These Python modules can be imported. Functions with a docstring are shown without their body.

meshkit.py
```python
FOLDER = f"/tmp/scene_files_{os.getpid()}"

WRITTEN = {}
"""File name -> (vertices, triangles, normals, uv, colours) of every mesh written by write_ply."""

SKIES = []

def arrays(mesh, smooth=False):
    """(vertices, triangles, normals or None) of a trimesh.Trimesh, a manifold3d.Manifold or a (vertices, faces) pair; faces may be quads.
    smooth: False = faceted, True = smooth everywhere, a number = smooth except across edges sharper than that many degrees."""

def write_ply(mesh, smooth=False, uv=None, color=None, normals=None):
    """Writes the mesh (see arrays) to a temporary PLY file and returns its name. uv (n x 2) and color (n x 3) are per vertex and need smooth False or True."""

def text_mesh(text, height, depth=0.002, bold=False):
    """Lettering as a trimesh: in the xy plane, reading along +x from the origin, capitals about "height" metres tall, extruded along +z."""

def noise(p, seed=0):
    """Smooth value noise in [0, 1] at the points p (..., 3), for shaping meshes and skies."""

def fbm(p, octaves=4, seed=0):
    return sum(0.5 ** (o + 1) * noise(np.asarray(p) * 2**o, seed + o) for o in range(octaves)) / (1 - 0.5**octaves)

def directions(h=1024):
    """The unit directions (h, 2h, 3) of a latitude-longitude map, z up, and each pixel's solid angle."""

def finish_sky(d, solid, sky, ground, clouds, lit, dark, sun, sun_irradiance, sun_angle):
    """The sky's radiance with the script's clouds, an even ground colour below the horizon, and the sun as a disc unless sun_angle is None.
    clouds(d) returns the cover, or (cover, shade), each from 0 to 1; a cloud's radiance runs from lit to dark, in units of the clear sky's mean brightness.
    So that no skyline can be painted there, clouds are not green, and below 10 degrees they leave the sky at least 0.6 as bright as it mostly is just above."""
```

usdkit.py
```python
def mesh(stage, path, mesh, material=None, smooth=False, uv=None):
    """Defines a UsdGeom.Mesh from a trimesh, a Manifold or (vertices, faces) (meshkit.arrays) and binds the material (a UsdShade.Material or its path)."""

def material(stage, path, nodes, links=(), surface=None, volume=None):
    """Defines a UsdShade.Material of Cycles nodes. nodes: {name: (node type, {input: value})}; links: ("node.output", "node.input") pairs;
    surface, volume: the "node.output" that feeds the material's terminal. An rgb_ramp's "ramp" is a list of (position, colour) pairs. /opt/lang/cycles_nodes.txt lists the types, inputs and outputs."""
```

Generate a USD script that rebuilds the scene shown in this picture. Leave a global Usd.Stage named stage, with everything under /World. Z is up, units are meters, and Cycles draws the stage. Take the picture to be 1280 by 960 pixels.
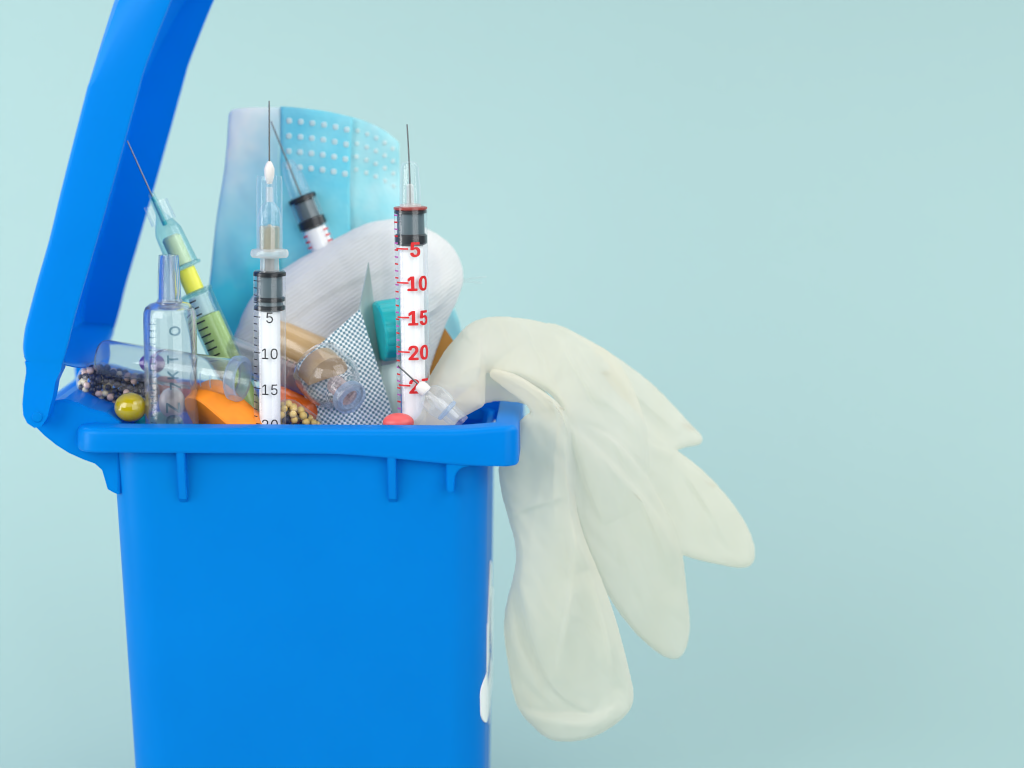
import math, random
import numpy as np, trimesh, usdkit, meshkit
from pxr import Usd, UsdGeom, UsdLux, UsdShade, Gf
from scipy import ndimage
from scipy.interpolate import RBFInterpolator
from scipy.spatial import Delaunay
from shapely.geometry import Polygon, LineString, Point
from shapely import affinity
from PIL import Image, ImageDraw

random.seed(7)
RNG = np.random.default_rng(11)
stage = Usd.Stage.CreateInMemory()
UsdGeom.SetStageUpAxis(stage, UsdGeom.Tokens.z)
UsdGeom.SetStageMetersPerUnit(stage, 1.0)
UsdGeom.Xform.Define(stage, '/World')
U = 0.0002                      # the shapes below are laid out in units of 0.2 mm

# ------------------------------------------------------------------ camera, lights, exposure
PITCH, DIST = math.radians(9.0), 2900.0
CAM = np.array([0.0, -DIST * math.cos(PITCH), DIST * math.sin(PITCH)])
FWD = np.array([0.0, math.cos(PITCH), -math.sin(PITCH)])
RIGHT, UP = np.array([1.0, 0, 0]), np.array([0.0, math.sin(PITCH), math.cos(PITCH)])
cam = UsdGeom.Camera.Define(stage, '/World/camera')
cam.CreateHorizontalApertureAttr(36.0)
cam.CreateFocalLengthAttr(36.0 * DIST / 1280.0)
cam.CreateFStopAttr(5.8)
cam.CreateFocusDistanceAttr((DIST + 70) * U)
cam.CreateClippingRangeAttr(Gf.Vec2f(0.02, 50.0))
cam.CreateExposureAttr(0.0)
xf = UsdGeom.Xformable(cam)
xf.AddTranslateOp().Set(Gf.Vec3d(*(CAM * U)))
xf.AddRotateXOp().Set(90.0 - math.degrees(PITCH))


def rect_light(name, pos, target, w, h, power, color):
    """A softbox: a rectangular lamp at pos (metres) looking at target."""
    li = UsdLux.RectLight.Define(stage, '/World/' + name)
    li.CreateWidthAttr(w); li.CreateHeightAttr(h); li.CreateIntensityAttr(power); li.CreateColorAttr(Gf.Vec3f(*color))
    p, t = np.array(pos, float), np.array(target, float)
    z = p - t; z /= np.linalg.norm(z)
    x = np.cross([0, 0, 1.0], z); x /= np.linalg.norm(x)
    y = np.cross(z, x)
    m = np.eye(4); m[:3, 0], m[:3, 1], m[:3, 2], m[:3, 3] = x, y, z, p
    UsdGeom.Xformable(li).AddTransformOp().Set(Gf.Matrix4d(*m.T.ravel().tolist()))


rect_light('softbox_key', (-0.72, -0.70, 0.42), (-0.03, 0.03, 0.0), 0.6, 0.7, 5.6, (1.0, 0.985, 0.96))
rect_light('softbox_front', (-0.15, -1.10, 0.60), (-0.05, 0.04, 0.0), 0.8, 0.7, 1.5, (1.0, 0.99, 0.97))
rect_light('softbox_side', (-0.80, -0.22, 0.02), (-0.08, 0.02, -0.05), 0.3, 0.7, 7.0, (1.0, 1.0, 1.0))
rect_light('softbox_fill', (0.75, -0.95, 0.30), (0.0, 0.05, 0.0), 1.0, 1.2, 2.7, (1.0, 1.0, 1.0))
rect_light('softbox_top', (-0.05, 0.10, 0.85), (-0.05, 0.06, 0.0), 1.0, 0.5, 2.0, (1.0, 1.0, 1.0))
rect_light('softbox_back_left', (-0.42, 0.25, 0.36), (-0.09, 0.04, 0.03), 0.35, 0.35, 6.0, (1.0, 1.0, 1.0))
rect_light('softbox_back_right', (0.44, 0.25, 0.34), (0.04, 0.03, -0.02), 0.35, 0.35, 3.5, (1.0, 0.99, 0.95))
rect_light('softbox_backdrop', (0.75, -0.15, 0.66), (0.24, 0.30, 0.0), 1.2, 0.4, 3.6, (1.0, 1.0, 1.0))

# ------------------------------------------------------------------ materials
LOOKS = '/World/Looks/'
UsdGeom.Scope.Define(stage, '/World/Looks')
M = {}


def plain(name, color, rough=0.45, **more):
    M[name] = usdkit.material(stage, LOOKS + name, {'p': ('principled_bsdf', {'base_color': color, 'roughness': rough, **more})}, surface='p.BSDF')
    return M[name]


def mottled(name, c1, c2, scale, rough=0.5, bump=0.0, bscale=None, bdist=0.0004, **more):
    """A surface whose colour wanders between two tones, with a fine relief."""
    nodes = {'t': ('texture_coordinate', {}), 'n': ('noise_texture', {'scale': scale, 'detail': 4.0}),
             'r': ('rgb_ramp', {'ramp': [(0.3, c1), (0.7, c2)]}),
             'p': ('principled_bsdf', {'roughness': rough, **more})}
    links = [('t.object', 'n.vector'), ('n.fac', 'r.fac'), ('r.color', 'p.base_color')]
    if bump:
        nodes['bn'] = ('noise_texture', {'scale': bscale or scale * 6, 'detail': 5.0})
        nodes['b'] = ('bump', {'strength': bump, 'distance': bdist})
        links += [('t.object', 'bn.vector'), ('bn.fac', 'b.height'), ('b.normal', 'p.normal')]
    M[name] = usdkit.material(stage, LOOKS + name, nodes, links, surface='p.BSDF')


def clear(name, tint=(0.97, 0.985, 0.99), haze=0.06, haze_color=(0.8, 0.86, 0.92), rough=0.13, edge=0.45):
    """Thin clear plastic: see-through, with reflections that grow towards grazing angles and a milkiness that grows with the way through the wall."""
    M[name] = usdkit.material(stage, LOOKS + name, {
        'lw': ('layer_weight', {'blend': 0.5}), 'p5': ('math', {'math_type': 'power', 'value2': 5.0}), 'rf': ('math', {'math_type': 'multiply_add', 'value2': 0.55, 'value3': 0.035}),
        'p3': ('math', {'math_type': 'power', 'value2': 3.0}), 'hf': ('math', {'math_type': 'multiply_add', 'value2': edge, 'value3': haze}),
        'tr': ('transparent_bsdf', {'color': tint}), 'g': ('glossy_bsdf', {'color': (1, 1, 1), 'roughness': rough}),
        'd': ('diffuse_bsdf', {'color': haze_color}), 'tl': ('translucent_bsdf', {'color': haze_color}),
        'hz': ('mix_closure', {'fac': 0.5}), 'm1': ('mix_closure', {}), 'm2': ('mix_closure', {})},
        [('lw.facing', 'p5.value1'), ('p5.value', 'rf.value1'), ('lw.facing', 'p3.value1'), ('p3.value', 'hf.value1'), ('hf.value', 'm1.fac'), ('rf.value', 'm2.fac'),
         ('d.BSDF', 'hz.closure1'), ('tl.BSDF', 'hz.closure2'), ('tr.BSDF', 'm1.closure1'), ('hz.closure', 'm1.closure2'),
         ('m1.closure', 'm2.closure1'), ('g.BSDF', 'm2.closure2')], surface='m2.closure')


def sheet(name, c1, c2, scale, trans=0.4, see=0.0, bump_nodes=None, vec_scale=(1, 1, 1), rough=0.6, spec=0.15):
    """A thin translucent material (latex, gauze, non-woven): diffuse and translucent light, a soft sheen, some see-through."""
    nodes = {'t': ('texture_coordinate', {}), 'mp': ('mapping', {'scale': vec_scale}), 'n': ('noise_texture', {'scale': scale, 'detail': 4.0}),
             'r': ('rgb_ramp', {'ramp': [(0.3, c1), (0.7, c2)]}),
             'p': ('principled_bsdf', {'roughness': rough, 'specular_ior_level': spec}), 'tl': ('translucent_bsdf', {}),
             'tr': ('transparent_bsdf', {}), 'm1': ('mix_closure', {'fac': trans}), 'm2': ('mix_closure', {'fac': see})}
    links = [('t.object', 'mp.vector'), ('mp.vector', 'n.vector'), ('n.fac', 'r.fac'), ('r.color', 'p.base_color'), ('r.color', 'tl.color'),
             ('p.BSDF', 'm1.closure1'), ('tl.BSDF', 'm1.closure2'), ('m1.closure', 'm2.closure1'), ('tr.BSDF', 'm2.closure2')]
    if bump_nodes:
        nodes.update(bump_nodes[0]); links += bump_nodes[1]
    M[name] = usdkit.material(stage, LOOKS + name, nodes, links, surface='m2.closure')


M['blue_plastic'] = usdkit.material(stage, LOOKS + 'blue_plastic', {
    't': ('texture_coordinate', {}), 'n': ('noise_texture', {'scale': 30.0, 'detail': 4.0}), 'r': ('rgb_ramp', {'ramp': [(0.3, (0.0002, 0.285, 0.80)), (0.7, (0.0003, 0.305, 0.83))]}),
    'bn': ('noise_texture', {'scale': 22.0, 'detail': 3.0}), 'b': ('bump', {'strength': 0.12, 'distance': 0.0015}),
    'p': ('principled_bsdf', {'roughness': 0.33, 'specular_ior_level': 0.3, 'specular_tint': (0.35, 0.75, 1.0)}), 'tl': ('translucent_bsdf', {}), 'm': ('mix_closure', {'fac': 0.42})},
    [('t.object', 'n.vector'), ('n.fac', 'r.fac'), ('r.color', 'p.base_color'), ('r.color', 'tl.color'), ('t.object', 'bn.vector'), ('bn.fac', 'b.height'), ('b.normal', 'p.normal'),
     ('p.BSDF', 'm.closure1'), ('tl.BSDF', 'm.closure2')], surface='m.closure')
M['glass_plastic'] = usdkit.material(stage, LOOKS + 'glass_plastic', {
    'p': ('principled_bsdf', {'base_color': (0.97, 0.985, 1.0), 'roughness': 0.06, 'transmission_weight': 1.0, 'ior': 1.39}), 'd': ('diffuse_bsdf', {'color': (0.86, 0.9, 0.95)}),
    'tl': ('translucent_bsdf', {'color': (0.86, 0.9, 0.95)}), 'h': ('mix_closure', {'fac': 0.5}), 'm': ('mix_closure', {'fac': 0.06})},
    [('d.BSDF', 'h.closure1'), ('tl.BSDF', 'h.closure2'), ('p.BSDF', 'm.closure1'), ('h.closure', 'm.closure2')], surface='m.closure')
mottled('backdrop_paper', (0.272, 0.400, 0.404), (0.280, 0.408, 0.412), 3, 0.9, 0.1, 700, 0.0003, specular_ior_level=0.05)
plain('white_paint', (0.82, 0.84, 0.84), 0.5)
clear('clear_plastic'); clear('clear_thin', haze=0.03)
clear('clear_barrel', haze=0.03, haze_color=(0.85, 0.86, 0.95), edge=0.3)
clear('clear_teal', tint=(0.74, 0.90, 0.91), haze=0.08, haze_color=(0.35, 0.62, 0.66))
clear('clear_blue', tint=(0.82, 0.90, 0.97), haze=0.28, haze_color=(0.55, 0.66, 0.82))
clear('clear_milky', haze=0.45, haze_color=(0.85, 0.84, 0.82))
clear('clear_cream', tint=(0.9, 0.87, 0.78), haze=0.4, haze_color=(0.70, 0.66, 0.55))
clear('clear_red', tint=(0.9, 0.45, 0.42), haze=0.5, haze_color=(0.6, 0.16, 0.15))
clear('clear_tan', tint=(0.78, 0.60, 0.40), haze=0.3, haze_color=(0.62, 0.40, 0.18))
clear('clear_lilac', tint=(0.93, 0.90, 0.97), haze=0.10, haze_color=(0.75, 0.68, 0.86))
clear('clear_pink', tint=(0.93, 0.78, 0.76), haze=0.35, haze_color=(0.85, 0.62, 0.58))
clear('relief_clear', tint=(0.62, 0.72, 0.78), haze=0.15, haze_color=(0.2, 0.34, 0.42))
plain('needle_steel', (0.17, 0.18, 0.18), 0.33, metallic=1.0)
plain('hub_white', (0.70, 0.67, 0.64), 0.4)
plain('rod_white', (0.86, 0.86, 0.87), 0.5)
plain('hub_core', (0.42, 0.40, 0.33), 0.5)
plain('hub_cream', (0.72, 0.70, 0.62), 0.5)
plain('rubber_black', (0.012, 0.016, 0.02), 0.3)
plain('rubber_grey', (0.085, 0.125, 0.145), 0.32)
plain('ink_black', (0.02, 0.02, 0.025), 0.5)
plain('ink_red', (0.62, 0.008, 0.012), 0.45)
plain('ink_violet', (0.45, 0.10, 0.38), 0.5)
plain('liquid_yellow', (0.85, 0.84, 0.08), 0.3)
plain('liquid_green', (0.76, 0.78, 0.24), 0.3)
plain('liquid_olive', (0.88, 0.84, 0.48), 0.35)
plain('pill_olive', (0.42, 0.33, 0.006), 0.13, coat_weight=0.6)
plain('pill_pearl', (0.70, 0.62, 0.62), 0.18, coat_weight=0.5)
plain('pill_red', (0.60, 0.07, 0.09), 0.3)
plain('pill_coral', (0.70, 0.10, 0.10), 0.4)
plain('pill_violet', (0.22, 0.08, 0.55), 0.3)
mottled('tablet_orange', (0.86, 0.235, 0.005), (0.93, 0.275, 0.006), 400, 0.6, 0.15, 3000, 0.0001)
plain('capsule_orange', (0.75, 0.13, 0.01), 0.2, coat_weight=0.5)
plain('pellet_black', (0.006, 0.009, 0.035), 0.4)
plain('pellet_cream', (0.78, 0.68, 0.45), 0.45)
plain('pellet_pink', (0.72, 0.50, 0.42), 0.45)
plain('pellet_yellow', (0.72, 0.50, 0.14), 0.45)
plain('tan_plastic', (0.58, 0.37, 0.16), 0.35)
plain('amber_board', (0.40, 0.17, 0.012), 0.45)
plain('cap_teal', (0.008, 0.42, 0.45), 0.35)
plain('foil_back', (0.40, 0.51, 0.50), 0.38, metallic=0.35)
plain('thread', (0.55, 0.62, 0.62), 0.7)

# foil with a fine embossed lattice (sheet coordinates)
M['foil_lattice'] = usdkit.material(stage, LOOKS + 'foil_lattice', {
    'uv': ('texture_coordinate', {}), 'mp': ('mapping', {'rotation': (0, 0, 0.25), 'scale': (1, 1, 1)}),
    's': ('separate_xyz', {}),
    'ax': ('math', {'math_type': 'multiply', 'value2': 2 * math.pi / 5.0}), 'ay': ('math', {'math_type': 'multiply', 'value2': 2 * math.pi / 5.0}),
    'cx': ('math', {'math_type': 'cosine'}), 'cy': ('math', {'math_type': 'cosine'}),
    'mu': ('math', {'math_type': 'add'}), 'mr': ('map_range', {'from_min': -0.9, 'from_max': 0.9, 'clamp': True}),
    'r': ('rgb_ramp', {'ramp': [(0.0, (0.11, 0.24, 0.31)), (0.3, (0.22, 0.37, 0.44)), (0.58, (0.62, 0.71, 0.76)), (1, (0.85, 0.9, 0.92))]}),
    'b': ('bump', {'strength': 0.5, 'distance': 0.0003}),
    'p': ('principled_bsdf', {'metallic': 0.35, 'roughness': 0.4})},
    [('uv.UV', 'mp.vector'), ('mp.vector', 's.vector'), ('s.x', 'ax.value1'), ('s.y', 'ay.value1'), ('ax.value', 'cx.value1'), ('ay.value', 'cy.value1'),
     ('cx.value', 'mu.value1'), ('cy.value', 'mu.value2'), ('mu.value', 'mr.value'), ('mr.result', 'r.fac'), ('r.color', 'p.base_color'),
     ('mr.result', 'b.height'), ('b.normal', 'p.normal')], surface='p.BSDF')

latex_bump = ({'bn': ('noise_texture', {'type': 'ridged_multifractal', 'scale': 42.0, 'detail': 3.0, 'roughness': 0.45, 'distortion': 0.8}), 'b': ('bump', {'strength': 0.35, 'distance': 0.0016})},
              [('mp.vector', 'bn.vector'), ('bn.fac', 'b.height'), ('b.normal', 'p.normal')])
sheet('latex', (0.81, 0.785, 0.665), (0.86, 0.84, 0.745), 40, trans=0.5, see=0.32, bump_nodes=latex_bump, vec_scale=(1.6, 1.0, 0.7), rough=0.5, spec=0.25)
gauze_bump = ({'rot': ('mapping', {'rotation': (0, 0.60, 0)}), 'w': ('wave_texture', {'scale': 330.0, 'distortion': 3.5, 'detail': 2.0, 'detail_scale': 0.6, 'bands_direction': 'z'}),
               'w2': ('noise_texture', {'scale': 1800.0}), 'ad': ('mix', {'fac': 0.25}),
               'b': ('bump', {'strength': 0.3, 'distance': 0.0006})},
              [('t.object', 'rot.vector'), ('rot.vector', 'w.vector'), ('t.object', 'w2.vector'), ('w.color', 'ad.color1'), ('w2.color', 'ad.color2'), ('ad.color', 'b.height'), ('b.normal', 'p.normal')])
sheet('gauze', (0.78, 0.79, 0.80), (0.84, 0.84, 0.83), 60, trans=0.28, see=0.13, bump_nodes=gauze_bump, rough=0.8, spec=0.05)
mask_bump = ({'bn': ('noise_texture', {'scale': 900.0, 'detail': 4.0}), 'b': ('bump', {'strength': 0.2, 'distance': 0.0005})},
             [('t.object', 'bn.vector'), ('bn.fac', 'b.height'), ('b.normal', 'p.normal')])
sheet('mask_blue', (0.17, 0.68, 0.84), (0.30, 0.76, 0.86), 120, trans=0.15, bump_nodes=mask_bump, rough=0.8, spec=0.05)
sheet('mask_pale', (0.33, 0.76, 0.84), (0.48, 0.80, 0.85), 160, trans=0.15, bump_nodes=mask_bump, rough=0.8, spec=0.05)
sheet('mask_dot', (0.66, 0.86, 0.88), (0.76, 0.90, 0.90), 200, trans=0.3, rough=0.6)
# the outer layer of the mask goes over into the white lining along its edge (sheet coordinates: x from the edge, y downwards)
M['mask_lining'] = usdkit.material(stage, LOOKS + 'mask_lining', {
    't': ('texture_coordinate', {}), 's': ('separate_xyz', {}), 'n': ('noise_texture', {'scale': 120.0, 'detail': 3.0}),
    'a': ('math', {'math_type': 'multiply_add', 'value2': 0.35, 'value3': -0.17}), 'x': ('math', {'math_type': 'multiply_add', 'value2': 0.4}),
    'y': ('math', {'math_type': 'multiply_add', 'value2': 1.15}),
    'r': ('rgb_ramp', {'ramp': [(0.24, (0.93, 0.99, 0.93)), (0.5, (0.56, 0.86, 0.89)), (1.0, (0.09, 0.68, 0.80))]}),
    'p': ('principled_bsdf', {'roughness': 0.8, 'specular_ior_level': 0.05}), 'tl': ('translucent_bsdf', {}), 'm': ('mix_closure', {'fac': 0.12})},
    [('t.UV', 's.vector'), ('t.object', 'n.vector'), ('n.fac', 'a.value1'), ('s.x', 'x.value1'), ('a.value', 'x.value3'), ('s.y', 'y.value1'), ('x.value', 'y.value3'),
     ('y.value', 'r.fac'), ('r.color', 'p.base_color'), ('r.color', 'tl.color'), ('p.BSDF', 'm.closure1'), ('tl.BSDF', 'm.closure2')], surface='m.closure')

# ------------------------------------------------------------------ helpers: places
def deep(y):
    """Depths inside the bin, drawn for a deeper bin than it turned out to be."""
    return np.interp(y, [-9000, 100, 400, 9000], [-9000, 100, 318, 8918])


def at(px, py, y):
    """The point of the plane at depth y that stands behind a spot of the photograph."""
    y = deep(y)
    d = FWD * DIST + (px - 640.0) * RIGHT - (py - 480.0) * UP
    return CAM + d * ((y - CAM[1]) / d[1])


def size(y):
    """World units per photograph pixel at depth y (near the picture's middle)."""
    return (DIST + deep(y) * math.cos(PITCH)) / DIST


PHI = math.radians(1.6)                      # the bin is turned a little
BIN_R = np.array([[math.cos(PHI), math.sin(PHI), 0], [-math.sin(PHI), math.cos(PHI), 0], [0, 0, 1.0]])
BIN_O = np.array([-30.0, 0, 0])


def to_world(v):
    return (np.asarray(v) - BIN_O) @ BIN_R.T + BIN_O


def atb(px, py, yb):
    """As at(), in the bin's own frame (yb from its near side)."""
    c = BIN_R.T @ (CAM - BIN_O) + BIN_O
    d = BIN_R.T @ (FWD * DIST + (px - 640.0) * RIGHT - (py - 480.0) * UP)
    return c + d * ((yb - c[1]) / d[1])


# ------------------------------------------------------------------ helpers: things
taken = {}


def numbered(path):
    n = taken.get(path, 0); taken[path] = n + 1
    return path if n == 0 else f'{path}_{n:03d}'


class Thing:
    """One thing: an Xform (or one Mesh) at its base; parts are children, sub-parts children of parts. Meshes come in world units of 0.2 mm."""
    def __init__(self, name, label=None, category=None, group=None, kind=None):
        self.name, self.parts = name, []
        self.data = {k: v for k, v in dict(label=label, category=category, group=group, kind=kind).items() if v}

    def add(self, name, mesh, mat, smooth=35, parent=None, label=None, uv=None, kind=None):
        self.parts.append((name, mesh, mat, smooth, parent, label, uv, kind))
        return len(self.parts) - 1

    def build(self, single=False):
        allv = np.vstack([np.asarray(meshkit.arrays(p[1])[0]) for p in self.parts])
        lo, hi = allv.min(0), allv.max(0)
        base = np.array([(lo[0] + hi[0]) / 2, (lo[1] + hi[1]) / 2, lo[2]])
        root = numbered('/World/' + self.name)
        if not single:
            x = UsdGeom.Xform.Define(stage, root)
            x.AddTranslateOp().Set(Gf.Vec3d(*(base * U)))
            prim = x.GetPrim()
        paths = []
        for name, mesh, mat, smooth, parent, label, uv, kind in self.parts:
            v, f, _ = meshkit.arrays(mesh)
            path = root if single else numbered((root if parent is None else paths[parent]) + '/' + name)
            m = usdkit.mesh(stage, path, trimesh.Trimesh((v - base) * U, f, process=False), M[mat], smooth=True if uv is not None else smooth, uv=uv)
            paths.append(path)
            if single:
                UsdGeom.Xformable(m).AddTranslateOp().Set(Gf.Vec3d(*(base * U))); prim = m.GetPrim()
            else:
                if label: m.GetPrim().SetCustomDataByKey('label', label)
                if kind: m.GetPrim().SetCustomDataByKey('kind', kind)
        for k, v in self.data.items():
            prim.SetCustomDataByKey(k, v)
        return root


def cat(ms):
    return trimesh.util.concatenate([m for m in ms])


def loft(rings, cap0=False, cap1=False, closed=True):
    """Skin of rings with the same number of points."""
    n = len(rings[0]); V = np.vstack(rings); F = []
    m = n if closed else n - 1
    for k in range(len(rings) - 1):
        a = k * n + np.arange(m); b = k * n + (np.arange(m) + 1) % n
        F.append(np.stack([a, b, b + n], 1)); F.append(np.stack([a, b + n, a + n], 1))
    F = np.vstack(F); extra = []
    for use, k, flip in ((cap0, 0, True), (cap1, len(rings) - 1, False)):
        if use:
            c = len(V) + len(extra); extra.append(np.mean(rings[k], 0))
            a = k * n + np.arange(n); b = k * n + (np.arange(n) + 1) % n
            t = np.stack([a, b, np.full(n, c)], 1)
            F = np.vstack([F, t[:, ::-1] if flip else t])
    if extra: V = np.vstack([V, extra])
    m = trimesh.Trimesh(V, F, process=False)
    return m


def fix(m):
    m.merge_vertices(); trimesh.repair.fix_normals(m, multibody=True)
    return m


def lathe(profile, n=48):
    """Turns (radius, z) about z."""
    a = np.linspace(0, 2 * np.pi, n, endpoint=False)
    rings = [np.stack([r * np.cos(a), r * np.sin(a), np.full(n, z)], 1) for r, z in profile]
    return fix(loft(rings, profile[0][0] > 1e-6, profile[-1][0] > 1e-6)) if True else None


def shell(profile, n=48):
    """A thin single-walled lathe without caps."""
    a = np.linspace(0, 2 * np.pi, n, endpoint=False)
    m = loft([np.stack([max(r, 1e-4) * np.cos(a), max(r, 1e-4) * np.sin(a), np.full(n, z)], 1) for r, z in profile])
    if profile[-1][1] < profile[0][1]: m.invert()
    return m


def hollow(profile, wall, n=64, inner_from=0):
    """A turned vessel with a real wall: profile from the closed end to the open one."""
    p = np.array(profile, float); t = np.gradient(p, axis=0); t /= np.linalg.norm(t, axis=1)[:, None]
    nr = np.column_stack([t[:, 1], -t[:, 0]])
    if (nr[len(p) // 2, 0]) < 0: nr = -nr
    q = p - nr * wall; q[:, 0] = np.maximum(q[:, 0], 0.3)
    a = np.linspace(0, 2 * np.pi, n, endpoint=False)
    pts = list(p) + list(q[::-1])
    return fix(loft([np.stack([max(r, 0.05) * np.cos(a), max(r, 0.05) * np.sin(a), np.full(n, z)], 1) for r, z in pts + [pts[0]]]))


def extrude(poly, lo, hi, bevel=0.0):
    """Extrudes a shapely polygon along z, with a chamfer at both ends."""
    if bevel <= 0:
        m = trimesh.creation.extrude_polygon(poly, hi - lo, engine='earcut'); m.apply_translation([0, 0, lo]); return m
    import manifold3d as mf
    def cs(p): return mf.CrossSection([np.asarray(p.exterior.coords)[:-1]] + [np.asarray(r.coords)[:-1] for r in p.interiors], mf.FillRule.EvenOdd)
    inner = cs(poly.buffer(-bevel, join_style=2))
    a = mf.Manifold.extrude(cs(poly), hi - lo - 2 * bevel).translate([0, 0, lo + bevel])
    b = mf.Manifold.extrude(inner, hi - lo).translate([0, 0, lo])
    mid = mf.Manifold.extrude(cs(poly.buffer(-bevel * 0.3, join_style=2)), hi - lo - bevel * 0.6).translate([0, 0, lo + bevel * 0.3])
    me = (a + b + mid).to_mesh()
    return trimesh.Trimesh(np.array(me.vert_properties[:, :3]), np.array(me.tri_verts), process=False)


def place(m, top, axis, face=(0, -1, 0)):
    """Sets a shape built about +z (its -y side to the front) with its origin at top and its z along axis."""
    z = np.asarray(axis, float); z = z / np.linalg.norm(z)
    y = -np.asarray(face, float); y = y - z * (y @ z); y /= np.linalg.norm(y)
    x = np.cross(y, z)
    m = m.copy(); m.vertices = np.asarray(m.vertices) @ np.stack([x, y, z]) + np.asarray(top)
    return m


def tube(points, radius, n=12, r_end=None):
    """A round bar along points (a needle, a thread)."""
    P = np.asarray(points, float); T = np.gradient(P, axis=0); T /= np.linalg.norm(T, axis=1)[:, None]
    up = np.array([0, 1.0, 0.01]); rings = []; a = np.linspace(0, 2 * np.pi, n, endpoint=False)
    rr = np.linspace(radius, radius if r_end is None else r_end, len(P))
    for p, t, r in zip(P, T, rr):
        x = np.cross(up, t); x /= np.linalg.norm(x); y = np.cross(t, x)
        rings.append(p + r * (np.cos(a)[:, None] * x + np.sin(a)[:, None] * y))
    return fix(loft(rings, True, True))


def smoothstep(x, a, b):
    t = np.clip((np.asarray(x, float) - a) / (b - a), 0, 1)
    return t * t * (3 - 2 * t)


def rrect(x0, x1, y0, y1, radii, nc=10, ne=24):
    """A rounded rectangle, counter-clockwise from the near-left corner; radii: near-left, near-right, far-right, far-left."""
    pts = []
    cs = [(x0, y0, 1, 1, 180), (x1, y0, -1, 1, 270), (x1, y1, -1, -1, 0), (x0, y1, 1, -1, 90)]
    for (cx, cy, sx, sy, a0), r in zip(cs, radii):
        for a in np.radians(a0 + np.linspace(0, 90, nc)):
            pts.append((cx + sx * r + r * math.cos(a), cy + sy * r + r * math.sin(a)))
    out = []
    for k in range(4):
        arc = pts[k * nc:(k + 1) * nc]; out += arc
        a, b = np.array(arc[-1]), np.array(pts[((k + 1) % 4) * nc])
        out += [tuple(a + (b - a) * t) for t in np.linspace(0, 1, ne + 2)[1:-1]]
    return np.array(out)


def on_cylinder(m, R, turn=0.0):
    """Wraps a flat shape (x to the right, y up, z = height over the surface) onto the front of a cylinder about z."""
    m = m.copy()
    v, f = trimesh.remesh.subdivide_to_size(m.vertices, m.faces, max(R * 0.16, 1.2), max_iter=12)
    a = v[:, 0] / R + turn; r = R + v[:, 2]
    return trimesh.Trimesh(np.stack([r * np.sin(a), -r * np.cos(a), v[:, 1]], 1), f, process=False)


def bar(x0, x1, y, h, t=0.35):
    m = trimesh.creation.box([x1 - x0, h, t]); m.apply_translation([(x0 + x1) / 2, y, t / 2]); return m


def letters(text, h, bold=False, t=0.35):
    m = meshkit.text_mesh(text, h, t, bold); b = m.bounds
    m.apply_translation([-(b[0, 0] + b[1, 0]) / 2, -(b[0, 1] + b[1, 1]) / 2, 0]); return m


def curve(pts, n):
    p = np.array(pts, float); d = np.r_[0, np.cumsum(np.linalg.norm(np.diff(p, axis=0), axis=1))]
    from scipy.interpolate import PchipInterpolator
    x = np.linspace(0, d[-1], n)
    return np.stack([PchipInterpolator(d, p[:, k])(x) for k in range(p.shape[1])], 1)


# a soft body from outlined lobes, each with its own depth and thickness, grown together on a grid
def rounded(o, per=5):
    """A closed smooth line through the spots."""
    q = np.vstack([o[-3:], o, o[:3]]); d = np.r_[0, np.cumsum(np.sqrt(np.linalg.norm(np.diff(q, axis=0), axis=1)))]
    from scipy.interpolate import CubicSpline
    x = np.linspace(d[3], d[len(o) + 3], len(o) * per, endpoint=False)
    return CubicSpline(d, q)(x)


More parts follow.
